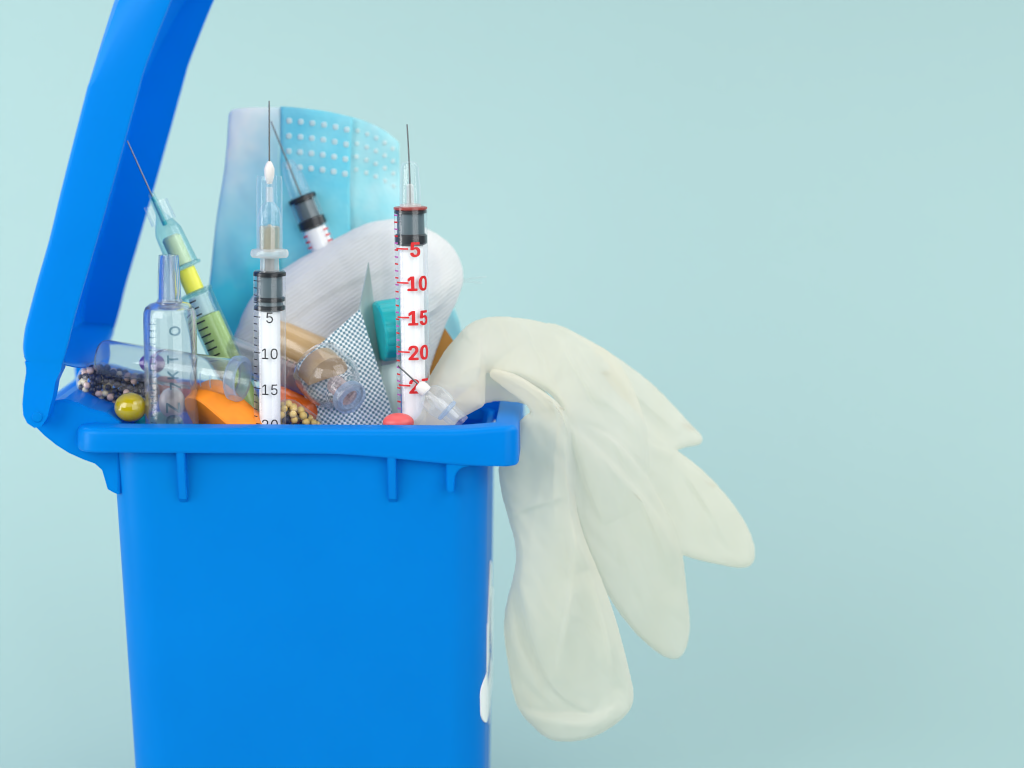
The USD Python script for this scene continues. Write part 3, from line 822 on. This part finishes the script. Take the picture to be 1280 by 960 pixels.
for txt, z, turn in (('O', -30, 0.32), ('T', -66, 0.22), ('K', -86, 0.22), ('7', -100, 0.30), ('Z', -128, 0.20), ('O', -145, 0.20)):
    m = letters(txt, 13 if z > -110 else 17, True, 0.9)
    m.apply_transform(trimesh.transformations.rotation_matrix(math.pi / 2, [0, 0, 1]))
    m = on_cylinder(m, R, turn); m.apply_translation([0, 0, z])
    t.add('raised_letter', put(m), 'relief_clear', 30)
t.build()

# ------------------------------------------------------------------ clear tube lying across, open mouth to the right
def lying(name, label, category, pa, ya, pb, yb, parts):
    """A turned thing lying from pa (z = 0) to pb; parts(L) yields (name, mesh, material, parent index or None)."""
    a, b = at(*pa, ya), at(*pb, yb); L = np.linalg.norm(b - a)
    t = Thing(name, label, category)
    for n, m, mat, par in parts(L):
        t.add(n, place(m, a, b - a, (0, -0.97, 0.25)), mat, 40, parent=par)
    t.build()


def tube_parts(L):
    s = size(120); r = 22.5 * s
    yield 'wall', hollow([(0.1, 0), (r * .7, 0), (r * .93, 2.5), (r, 8), (r * 1.01, L * .3), (r * 1.02, L * .6), (r * 1.03, L - 20), (r * 1.03, L - 14)], 2.6, 72), 'glass_plastic', None
    yield 'mouth_ring', fix(loft([np.stack([q * np.cos(a_), q * np.sin(a_), np.full(48, z)], 1) for a_ in [np.linspace(0, 2 * np.pi, 48, endpoint=False)]
                             for q, z in ((r * 1.02, L - 16), (r * 1.22, L - 13), (r * 1.28, L - 4), (r * 1.22, L), (r * .98, L), (r * .94, L - 6), (r * .95, L - 16), (r * 1.02, L - 16))])), 'clear_blue', None
    for k in range(3):
        m = on_cylinder(bar(-9, 9, 0, 1.6), r * 1.035, 0.5); m.apply_translation([0, 0, L - 34 - 14 * k])
        yield 'graduation', m, 'clear_blue', None
lying('specimen_tube', 'clear plastic tube lying behind the ampoule with its open mouth right of it', 'tube', (126, 446), 150, (303, 474), 70, tube_parts)

# violet pill inside that tube
c = at(190, 454, 137)
m = trimesh.creation.icosphere(3, 13.0); m.vertices = m.vertices * [1.25, 0.8, 1.0] + c
t = Thing('round_pill', 'violet pill inside the clear lying tube', 'pill'); t.add('pill', m, 'pill_violet', True); t.build(single=True)


# pale tube slanting behind the black-numbered syringe
def tube2_parts(L):
    s = size(190); r = 20.5 * s
    yield 'wall', hollow([(0.1, 0), (r * .75, 0.5), (r * .96, 4), (r, 10), (r, L * .5), (r, L)], 2.4, 72), 'glass_plastic', None
    yield 'inner_tube', shell([(2, L * .5), (r * .72, L * .5), (r * .76, L * .52), (r * .76, L)], 48), 'clear_pink', None
    for k in range(4):
        m = on_cylinder(bar(-14, 14, 0, 1.2, 0.7), r, -0.4); m.apply_translation([0, 0, L * .62 + 9 * k])
        yield 'ridge', m, 'clear_pink', None
lying('specimen_tube', 'bluish clear tube slanting down behind the black-numbered syringe, pinkish at its end', 'tube', (268, 432), 205, (398, 484), 172, tube2_parts)


def tan_parts(L):
    s = size(230); r = 25 * s
    yield 'barrel', lathe([(r * .7, 0), (r * .96, 2), (r, 7), (r, L - 6), (r * .9, L)], 48), 'tan_plastic', None
    yield 'clear_sleeve', shell([(r * 1.06, 4), (r * 1.06, L - 8)], 48), 'clear_thin', None
lying('tan_tube', 'tan tube lying under the gauze behind the foil blister', 'tube', (335, 418), 250, (425, 458), 205, tan_parts)


# short domed bottle with open neck, in front of the foil
def dome_parts(L):
    r = 39.0
    yield 'wall', hollow([(r * .97, -30), (r, -24), (r, -12), (r, 0), (r * .96, 9), (r * .82, 20), (r * .62, 27), (r * .56, 31), (r * .54, 46)], 3.2, 72), 'glass_plastic', None
    cyl = trimesh.creation.cylinder(r * .76, 24, sections=64); cyl.apply_translation([0, 0, -17])
    cut = trimesh.creation.box([200, 200, 200]); cut.apply_translation([0, -98, 0])
    half = trimesh.boolean.intersection([cyl, cut], engine='manifold')
    yield 'contents', half, 'tan_plastic', None
    a_ = np.linspace(0, 2 * np.pi, 48, endpoint=False)
    yield 'mouth_ring', fix(loft([np.stack([q * np.cos(a_), q * np.sin(a_), np.full(48, z)], 1) for q, z in ((r * .42, 40), (r * .56, 40), (r * .585, 44), (r * .57, 50), (r * .53, 52), (r * .36, 52), (r * .33, 50), (r * .33, 40), (r * .42, 40))])), 'clear_blue', None
    yield 'bore', shell([(r * .32, 44), (r * .30, 10)], 32), 'clear_pink', None
a, b = at(413, 474, 128), at(437, 497, 88)
t = Thing('domed_bottle', 'short clear bottle with domed shoulder and open neck in front of the lattice foil', 'bottle')
dirn = b - a
for n, m, mat, par in dome_parts(0):
    t.add(n, place(m, a, dirn, (0, -0.4, 1)), mat, 40)
t.build()

# ------------------------------------------------------------------ foil blister sheet, folded
def patch(corners, nu=14, nv=14, bulge=0.0, thick=1.2, uvs=True):
    """A curved four-sided sheet with thickness; corners: world points a (0,0), b (1,0), c (1,1), d (0,1)."""
    a, b, c, d = (np.asarray(q, float) for q in corners)
    u, v = np.meshgrid(np.linspace(0, 1, nu), np.linspace(0, 1, nv), indexing='ij')
    P = (1 - u)[..., None] * (1 - v)[..., None] * a + u[..., None] * (1 - v)[..., None] * b + u[..., None] * v[..., None] * c + (1 - u)[..., None] * v[..., None] * d
    nrm = np.cross(c - a, d - b); nrm /= np.linalg.norm(nrm)
    if nrm[1] > 0: nrm = -nrm
    P = P + (bulge * np.sin(np.pi * u) * np.sin(np.pi * v))[..., None] * nrm
    return grid_sheet(P, nrm, thick)


def grid_sheet(P, nrm, thick):
    nu, nv = P.shape[:2]; n = nu * nv
    nrm = np.broadcast_to(nrm, P.shape)
    V = np.vstack([P.reshape(-1, 3), (P - nrm * thick).reshape(-1, 3)])
    i = np.arange(n).reshape(nu, nv)
    q = np.stack([i[:-1, :-1], i[1:, :-1], i[1:, 1:], i[:-1, 1:]], -1).reshape(-1, 4)
    F = [q[:, [0, 1, 2]], q[:, [0, 2, 3]], q[:, [0, 2, 1]] + n, q[:, [0, 3, 2]] + n]
    edge = np.concatenate([i[:, 0], i[-1, 1:], i[-2::-1, -1], i[0, -2:0:-1]])
    e2 = np.roll(edge, -1)
    F += [np.stack([edge, edge + n, e2 + n], 1), np.stack([edge, e2 + n, e2], 1)]
    m = trimesh.Trimesh(V, np.vstack(F), process=False)
    c = P.reshape(-1, 3).mean(0)
    # facing: the first sheet looks along nrm
    fn = np.cross(V[q[0, 1]] - V[q[0, 0]], V[q[0, 2]] - V[q[0, 0]])
    if fn @ nrm[0, 0] < 0: m.invert()
    return m


t = Thing('foil_blister', 'folded silver foil blister sheet with a fine lattice, its corner pointing up', 'blister pack')
fc = [at(372, 455, 150), at(450, 386, 176), at(498, 540, 150), at(392, 548, 135)]
m = patch(fc, 16, 16, 3.0)
nv_ = len(m.vertices) // 2
ex = np.array(fc[1]) - fc[0]; ex /= np.linalg.norm(ex); ey = np.array(fc[3]) - fc[0]; ey -= ex * (ey @ ex); ey /= np.linalg.norm(ey)
uv = np.stack([(m.vertices - fc[0]) @ ex, (m.vertices - fc[0]) @ ey], 1)
t.add('lattice_face', m, 'foil_lattice', uv=uv)
m = patch([at(449, 388, 178), at(461, 328, 205), at(478, 460, 200), at(494, 541, 152)], 12, 16, -6.0)
t.add('folded_corner', m, 'foil_back', 40)
m = patch([at(474, 458, 190), at(500, 452, 205), at(502, 545, 170), at(489, 541, 158)], 8, 10, 2.0)
t.add('underside', m, 'foil_back', 40)
t.build()

# teal ridged cap between foil and red-numbered syringe
t = Thing('ridged_cap', 'teal ridged plastic cap between the foil and the red-numbered syringe', 'cap')
a = at(490, 412, 195)
n = 72; ang = np.linspace(0, 2 * np.pi, n, endpoint=False); rb = 40 + 0.5 * np.sign(np.sin(ang * 18))
rings = [np.stack([rb * k * np.cos(ang), rb * k * np.sin(ang), np.full(n, z)], 1) for k, z in ((0.9, -20), (0.97, -18), (1, -15), (1, 14), (0.96, 18), (0.88, 20))]
m = fix(loft(rings, True, True))
t.add('cap', place(m, a, (0.93, 0.33, 0.10), (0, -1, 0)), 'cap_teal', 25); t.build(single=True)

# ------------------------------------------------------------------ pills, tablets and capsules
def pill(label, px, py, y, rx, ry, rz, mat, cat_='pill', rot=0.0, name='round_pill'):
    m = trimesh.creation.icosphere(4, 1.0); v = m.vertices * [rx, ry, rz]
    c, s_ = math.cos(rot), math.sin(rot)
    v = np.column_stack([v[:, 0] * c - v[:, 2] * s_, v[:, 1], v[:, 0] * s_ + v[:, 2] * c])
    m.vertices = v + at(px, py, y)
    t = Thing(name, label, cat_); t.add('pill', m, mat, True); t.build(single=True)


pill('glossy olive-yellow round pill at the bin\'s left front edge', 163, 509, 66, 20.5, 20, 19, 'pill_olive')
pill('pearly pinkish white ball seen through the clear ampoule', 215, 503, 128, 20, 19, 20, 'pill_pearl')
pill('red pill behind the pearly ball, seen through the ampoule', 238, 498, 165, 24, 16, 18, 'pill_red')
pill('small dark red pill highest behind the clear ampoule', 205, 484, 190, 18, 14, 12, 'pill_coral')
pill('coral red pill at the rim under the red-numbered syringe', 498, 528, 62, 20, 18, 12, 'pill_coral')
pill('dark green pill low behind the clear ampoule', 200, 530, 150, 34, 24, 16, 'cap_teal')

# oblong orange tablet
prof = LineString([(0, 0), (100, 0)]).buffer(31)
t = Thing('orange_tablet', 'oblong orange tablet with a sharp edge, sticking out at the front rim of the bin', 'tablet')
la = np.array([0.74, -0.15, -0.62]); nf = np.array([-0.55, -0.58, -0.60]); nf -= la * (nf @ la) / (la @ la)
z = nf / np.linalg.norm(nf); xx = la / np.linalg.norm(la); yy = np.cross(z, xx)
def stadium(r, zz): return np.array([(x, y, zz) for x, y in LineString([(0, 0), (100, 0)]).buffer(r, quad_segs=14).exterior.coords[:-1]])
rim_ = [stadium(r, zz) for r, zz in ((29.5, 19), (31, 17.5), (31, 4), (29.5, -6), (26, -13), (20, -18), (10, -20.5))]
m = trimesh.convex.convex_hull(np.vstack(rim_)); m.vertices = (np.asarray(m.vertices) * [1, 1, 1.25]) @ np.stack([xx, yy, z]) + at(268, 504, 92)
t.add('tablet', fix(m), 'tablet_orange', 32); t.build(single=True)


def capsule_shell(r, L, n=40):
    pr = [(r * math.sin(a), -L / 2 + r - r * math.cos(a)) for a in np.linspace(0.02, math.pi / 2, 10)]
    return shell(pr + [(q, -z) for q, z in pr[::-1]], n)


def pellet_capsule(label, px, py, y, axis, r, L, count, mats, pr):
    t = Thing('pellet_capsule', label, 'capsule', None)
    c = at(px, py, y)
    t.add('shell', place(capsule_shell(r, L), c, axis), 'clear_thin', True)
    pts = []; tries = 0
    while len(pts) < count and tries < 60000:
        tries += 1
        z = RNG.uniform(-L / 2 + pr, L / 2 - pr)
        rm = r - pr - 0.5
        over = max(abs(z) - (L / 2 - r), 0.0)
        q = math.sqrt(max(rm * rm - over * over, 0.0))
        if over >= rm: continue
        rr = q * math.sqrt(RNG.uniform(0.55, 1)); a_ = RNG.uniform(0, 2 * math.pi)
        p = np.array([rr * math.cos(a_), rr * math.sin(a_), z])
        if all(np.sum((p - o) ** 2) > (1.72 * pr) ** 2 for o in pts): pts.append(p)
    for p in pts:
        m = trimesh.creation.icosphere(2, pr * RNG.uniform(0.9, 1.08)); m.apply_translation(p)
        t.add('pellet', place(m, c, axis), mats[RNG.integers(len(mats))], True)
    t.build()


pellet_capsule('clear capsule of black and cream pellets lying left of the ampoule', 146, 484, 150, (0.95, -0.12, -0.24), 27, 108, 230,
               ['pellet_black', 'pellet_black', 'pellet_black', 'pellet_cream', 'pellet_pink'], 4.6)
pellet_capsule('clear capsule of yellow and black pellets low beside the lattice foil', 372, 528, 105, (0.6, 0.3, -0.5), 22, 76, 90,
               ['pellet_black', 'pellet_yellow', 'pellet_yellow'], 5.0)

m = capsule_shell(20, 76); m = fix(m)
t = Thing('orange_capsule', 'dark orange capsule under the slanting tube beside the black-numbered syringe', 'capsule')
t.add('capsule', place(m, at(364, 508, 150), (0.9, 0.0, -0.4)), 'capsule_orange', True); t.build(single=True)

# ------------------------------------------------------------------ loose hypodermic needle at the front right
y0 = 62.0
a, b = at(527, 484, y0), at(574, 527, y0 - 6)
ax = a - b; L = np.linalg.norm(ax); top = a; ax = ax / L
t = Thing('hypodermic_needle', 'loose needle with clear faceted hub lying on the rim before the glove', 'needle')
t.add('needle', put(needle_mesh(2, 41, 1.3)), 'needle_steel', True)
t.add('collar', put(lathe([(4, 6), (7, 4), (8.5, -2), (7.5, -9), (4, -10)], 28)), 'hub_white', 40)
n = 32; ang = np.linspace(0, 2 * np.pi, n, endpoint=False)
rings = []
for r, z in ((8, -7), (14, -12), (16.5, -20), (17, -34), (14, -44), (12, -48), (11.5, -70)):
    rq = r * (1 + 0.09 * np.cos(ang * 4) * (12 < r))
    rings.append(np.stack([rq * np.cos(ang), rq * np.sin(ang), np.full(n, z)], 1))
m = loft(rings); m.invert()
t.add('hub', put(m), 'clear_plastic', 40)
t.add('hub_bore', put(lathe([(5, -60), (6.5, -42), (6.5, -30), (3.5, -24), (3, -9)], 24)), 'clear_milky', 40)
t.add('hub_flange', put(lathe([(12, -47), (15.5, -46), (15.5, -42), (12, -41)], 32)), 'clear_blue', 40)
t.build()

# amber strip behind the red-numbered syringe
t = Thing('amber_strip', 'amber brown strip between the gauze and the glove', 'strip')
t.add('strip', patch([at(534, 470, 235), at(556, 410, 255), at(568, 428, 250), at(530, 530, 225)], 8, 8, 2, 6), 'amber_board', 30); t.build(single=True)

# ------------------------------------------------------------------ face mask
def coons(top_, low_, left_, right_, nu, nv):
    T, B, Lf, Rt = curve(top_, nu), curve(low_, nu), curve(left_, nv), curve(right_, nv)
    u, v = np.linspace(0, 1, nu)[:, None, None], np.linspace(0, 1, nv)[None, :, None]
    return (1 - v) * T[:, None] + v * B[:, None] + (1 - u) * Lf[None] + u * Rt[None] - ((1 - u) * (1 - v) * T[0] + u * (1 - v) * T[-1] + (1 - u) * v * B[0] + u * v * B[-1])


def mask_panel(top_, low_, left_, right_, nu, nv, waves=2.0, seed=1, thick=3.0):
    Q = coons(top_, low_, left_, right_, nu, nv)
    P = np.array([at(*q) for q in Q.reshape(-1, 3)]).reshape(nu, nv, 3)
    P[..., 1] -= waves * 6 * (meshkit.fbm(P / 60, 3, seed) - 0.5)
    m = grid_sheet(P, np.array([0, -1.0, 0.1]) / math.hypot(1, .1), thick)
    u, v = np.meshgrid(np.linspace(0, 1, nu), np.linspace(0, 1, nv), indexing='ij')
    uv = np.tile(np.stack([u.ravel(), v.ravel()], 1), (2, 1))
    return m, uv, P


t = Thing('face_mask', 'pale blue surgical face mask with dotted edge standing behind the gauze', 'face mask')
m, uv, P1 = mask_panel([(286, 143, 362), (291, 137, 360), (320, 134, 357), (352, 134, 352)], [(258, 400, 356), (300, 470, 345), (352, 480, 340)],
                       [(286, 143, 362), (283, 190, 362), (270, 280, 360), (258, 400, 356)], [(352, 134, 352), (350, 250, 345), (350, 350, 340), (352, 480, 340)], 20, 30, 2.5, 4)
t.add('lining', m, 'mask_lining', uv=uv, label='white lining along the mask\'s left edge')
m, uv, P2 = mask_panel([(351, 133, 349), (400, 138, 343), (441, 147, 342)], [(351, 480, 338), (441, 480, 335)],
                       [(351, 133, 349), (350, 250, 343), (351, 480, 338)], [(441, 147, 342), (437, 250, 338), (440, 330, 336), (441, 480, 335)], 20, 30, 2.5, 6)
t.add('outer_layer', m, 'mask_blue', uv=uv)
m, uv, P3 = mask_panel([(434, 145, 356), (470, 157, 358), (499, 178, 370)], [(434, 480, 350), (510, 480, 350), (572, 480, 355)],
                       [(434, 145, 356), (430, 250, 352), (434, 480, 350)], [(499, 178, 370), (501, 250, 368), (510, 300, 365), (562, 372, 360), (577, 420, 358), (572, 480, 355)], 20, 30, 3.0, 8)
t.add('side_fold', m, 'mask_pale', uv=uv, label='paler folded side of the mask')
dots = []
for P, rows, cols, u0, u1, v0, v1, r in ((P2, 4, 6, 0.12, 0.93, 0.05, 0.215, 3.9), (P3, 4, 5, 0.18, 0.85, 0.045, 0.19, 3.2)):
    for i in range(rows):
        for j in range(cols):
            u = u0 + (u1 - u0) * j / (cols - 1); v = v0 + (v1 - v0) * i / (rows - 1)
            q = P[int(round(u * 19)), int(round(v * 29))]
            q = ndimage.map_coordinates(P[..., 0], [[u * 19], [v * 29]], order=1)[0], ndimage.map_coordinates(P[..., 1], [[u * 19], [v * 29]], order=1)[0], ndimage.map_coordinates(P[..., 2], [[u * 19], [v * 29]], order=1)[0]
            d = trimesh.creation.icosphere(2, 1.0); d.vertices = np.sign(d.vertices) * np.abs(d.vertices) ** 0.7 * [r, 1.1, r] + np.array(q)
            t.add('embossed_dot', d, 'mask_dot', True)
t.build()

def R_(pts): return pts[::-1]


# ------------------------------------------------------------------ gauze roll
lobes = [
    ([(286, 450), (296, 412), (308, 382), (345, 342), (395, 312), (440, 287), (480, 275), (520, 290), (552, 330), (548, 390), (525, 450), (480, 490), (380, 490)],
     [(300, 420, 270), (400, 320, 300), (480, 280, 305), (400, 450, 235), (520, 400, 262)], 22, 45),
    ([(470, 300), (482, 278), (500, 274), (535, 286), (565, 308), (579, 340), (573, 372), (556, 408), (541, 452), (520, 490), (480, 480), (478, 380)],
     [(480, 290, 305), (570, 330, 290), (540, 440, 250), (490, 470, 240), (545, 360, 262)], 30, 36),
]
creases = [([(540, 292), (558, 318), (563, 342), (553, 366), (530, 384), (505, 392)], 262, 5, -9), ([(548, 288), (569, 318), (572, 345), (560, 372), (540, 390)], 262, 4, 3),
           ([(320, 400), (380, 345), (450, 300), (490, 285)], 262, 14, 4), ([(335, 420), (400, 368), (470, 330)], 262, 12, -4), ([(400, 420), (470, 380), (520, 360)], 250, 14, -4)]
folds = [(R_([(532, 284), (560, 312), (568, 342), (557, 370), (530, 392), (500, 398)]), 262, 40, 10), ([(310, 395), (345, 352), (400, 318), (450, 296), (492, 288)], 280, 24, 6),
         ([(330, 430), (390, 380), (460, 345), (500, 335)], 262, 30, 4), (R_([(545, 300), (574, 330), (568, 372), (548, 410)]), 262, 20, 5)]
m = soft_body(lobes, creases, step=2.4, blend=8, wrinkle=0.8, seed=9, taubin=2, folds=folds, fold_gain=2.3)
t = Thing('gauze_roll', 'folded roll of white gauze bandage in front of the mask', 'gauze'); t.add('gauze', m, 'gauze', True); t.build(single=True)
t = Thing('gauze_thread', 'fine loose thread sticking out right of the gauze', 'thread')
a = at(574, 352, 285); b = at(590, 348, 280); c = at(608, 346, 278); d = at(596, 353, 282)
t.add('thread', tube(curve([a, b, c], 10), 0.35, 6), 'thread', True); t.add('thread', tube(curve([a, at(586, 352, 282), d, at(603, 354, 282)], 10), 0.3, 6), 'thread', True); t.build()

# ------------------------------------------------------------------ latex glove over the front edge
lobes = [
    # cuff coming out of the bin
    ([(498, 540), (512, 512), (540, 465), (556, 438), (578, 412), (602, 398), (640, 397), (655, 425), (628, 448), (607, 464), (606, 507), (575, 524), (545, 560), (500, 570)],
     [(510, 520, 105), (556, 438, 165), (606, 500, 96), (640, 400, 185), (605, 440, 125)], 10.0, 15.0, True),
    # back of the hand
    ([(578, 415), (602, 398), (640, 396), (690, 406), (740, 428), (772, 450), (812, 560), (790, 640), (735, 650), (712, 600), (704, 530), (690, 495), (665, 480), (640, 469), (606, 465), (590, 440)],
     [(600, 420, 160), (690, 420, 185), (640, 460, 120), (700, 520, 110), (790, 600, 150), (730, 640, 120)], 12.0, 17.0),
    # little finger side
    ([(680, 405), (720, 416), (765, 442), (820, 484), (860, 526), (880, 552), (864, 558), (838, 566), (795, 575), (735, 540), (690, 470)],
     [(690, 430, 195), (870, 550, 235), (780, 540, 180)], 8.5, 13.0),
    ([(735, 480), (790, 525), (838, 558), (880, 589), (928, 647), (944, 690), (937, 708), (900, 706), (850, 692), (795, 650), (730, 570)],
     [(740, 520, 160), (930, 690, 190), (800, 640, 140)], 9.0, 15.0),
    ([(700, 520), (760, 535), (812, 600), (850, 680), (858, 735), (862, 790), (846, 824), (800, 797), (760, 744), (734, 690), (713, 620)],
     [(710, 540, 125), (850, 810, 150), (740, 690, 110), (840, 690, 135)], 9.5, 15.0),
    # the finger hanging down nearest
    ([(655, 520), (705, 514), (716, 560), (722, 640), (742, 700), (767, 765), (787, 840), (790, 882), (767, 907), (735, 923), (690, 925), (668, 910), (648, 886), (635, 830), (631, 765), (645, 698), (633, 640), (624, 580), (635, 560)],
     [(690, 540, 92), (640, 600, 110), (710, 640, 85), (650, 860, 100), (775, 860, 90), (700, 760, 78)], 10.0, 19.0),
    # fold under the hump
    ([(606, 462), (640, 466), (672, 484), (704, 512), (706, 545), (680, 560), (656, 590), (640, 590), (655, 545), (664, 517), (650, 500), (628, 484)],
     [(606, 464, 104), (700, 520, 84), (655, 580, 96)], 4.5, 8.0),
    # the layer underneath, lying on the rim
    ([(560, 525), (600, 507), (640, 503), (668, 512), (690, 530), (690, 500), (650, 470), (600, 455), (570, 480)],
     [(580, 510, 130), (690, 520, 140), (620, 470, 150)], 4.0, 8.0),
]
creases = [
    ([(640, 467), (676, 482), (698, 508), (712, 545), (728, 580), (742, 612)], 110, 5, -9), ([(655, 460), (690, 480), (712, 515), (735, 570)], 110, 8, 6),
    ([(716, 425), (728, 470), (756, 515), (800, 552)], 150, 9, -7), ([(700, 425), (712, 470), (735, 520)], 150, 10, 5),
    ([(650, 405), (672, 430), (690, 470)], 150, 9, -4), ([(625, 402), (640, 430), (660, 455)], 150, 9, 4),
    ([(735, 450), (790, 505), (845, 562)], 170, 7, -6), ([(760, 470), (810, 510), (850, 545)], 190, 9, 4),
    ([(745, 520), (790, 590), (850, 690)], 140, 8, -6), ([(770, 540), (840, 610), (905, 690)], 160, 14, 5), ([(800, 560), (870, 630)], 160, 6, -4),
    ([(720, 560), (722, 640), (735, 690)], 95, 6, -8), ([(740, 560), (765, 640), (800, 720), (838, 790)], 130, 14, 6), ([(745, 600), (770, 690), (800, 760)], 120, 6, -4),
    ([(702, 520), (690, 560), (686, 620), (690, 680)], 88, 5, 6), ([(660, 540), (664, 600), (672, 640)], 88, 10, -5),
    ([(632, 645), (660, 632), (700, 620)], 90, 5, 4), ([(645, 700), (655, 760), (672, 820), (700, 866), (730, 886)], 85, 9, -6), ([(715, 640), (710, 720), (704, 790), (690, 830)], 85, 14, 8),
    ([(632, 770), (650, 820), (680, 862)], 90, 8, 6), ([(652, 889), (690, 893), (735, 893), (752, 880)], 85, 5, -6), ([(690, 905), (735, 905), (762, 890)], 85, 7, 6), ([(745, 760), (760, 820), (758, 870)], 85, 8, 4), ([(700, 700), (735, 780)], 85, 6, -4),
    ([(704, 518), (722, 560), (748, 622), (770, 680)], 110, 4, 5), ([(708, 510), (745, 560), (790, 640)], 115, 4, -5), ([(706, 500), (752, 530), (805, 575), (850, 630)], 140, 4, 4),
    ([(700, 490), (740, 500), (790, 530)], 150, 4, -4), ([(690, 480), (700, 445), (712, 418)], 150, 4, 5), ([(672, 475), (676, 440), (668, 408)], 150, 5, -4), ([(650, 462), (640, 430), (646, 404)], 150, 4, 4),
    ([(690, 545), (676, 600), (664, 660), (660, 720)], 88, 4, 4), ([(700, 560), (704, 640), (716, 720), (738, 800)], 88, 4, -4), ([(712, 600), (728, 690), (752, 760), (768, 830)], 88, 4, 4), ([(640, 800), (660, 850), (700, 880)], 88, 4, 4),
    ([(770, 470), (815, 510), (858, 545)], 200, 4, -4), ([(800, 560), (860, 620), (915, 685)], 160, 4, 4), ([(830, 590), (880, 640), (925, 690)], 160, 4, -3), ([(770, 640), (800, 710), (838, 800)], 130, 4, -4),
    ([(560, 445), (585, 470), (604, 500)], 110, 12, -5), ([(606, 410), (600, 440), (606, 470)], 110, 8, 6), ([(530, 500), (560, 480), (590, 470)], 100, 12, 4),
]
creases = [(c[0], c[1], c[2], c[3] * 0.6) for c in creases]
folds = [
    ([(632, 464), (672, 482), (700, 512), (716, 555), (735, 610), (754, 655)], 110, 60, 12),
    (R_([(606, 400), (603, 440), (606, 510)]), 110, 50, 8),
    (R_([(712, 420), (745, 475), (800, 530), (846, 566)]), 170, 30, 7),
    (R_([(700, 515), (760, 570), (820, 640), (854, 696)]), 140, 35, 8),
    (R_([(704, 510), (716, 570), (722, 640), (742, 700)]), 95, 40, 10),
    ([(630, 640), (650, 740), (668, 810), (700, 868), (742, 892)], 90, 50, 9),
    ([(694, 530), (690, 590), (692, 660)], 88, 22, 5), ([(630, 652), (665, 632), (708, 616)], 90, 25, 4),
    (R_([(648, 886), (690, 895), (735, 895), (775, 874)]), 88, 25, 6),
    ([(648, 398), (668, 430), (692, 474)], 150, 22, 5), ([(690, 406), (715, 450), (748, 506)], 170, 25, 5), ([(620, 400), (636, 430), (640, 462)], 140, 20, -4),
    ([(760, 540), (800, 620), (842, 730)], 130, 20, 4), ([(846, 586), (880, 630), (912, 690)], 160, 20, 4), ([(745, 450), (800, 500), (850, 545)], 200, 18, 4),
    ([(716, 640), (712, 720), (700, 800), (690, 850)], 85, 30, 5), ([(738, 720), (756, 790), (766, 860)], 85, 20, 4), ([(640, 740), (652, 800), (676, 850)], 88, 14, -4),
    ([(610, 466), (650, 482), (692, 520)], 95, 12, 3), ([(540, 470), (570, 480), (600, 478)], 105, 25, 3), ([(520, 505), (555, 500), (590, 506)], 100, 18, 3),
]
m = soft_body(lobes, creases, step=1.8, blend=3.5, wrinkle=0.7, seed=3, taubin=1, fine=1.2, folds=folds, fold_gain=1.9, soft=0.6)
t = Thing('latex_glove', 'cream latex glove draped over the bin\'s right rim, fingers hanging down', 'glove'); t.add('glove', m, 'latex', True); t.build(single=True)
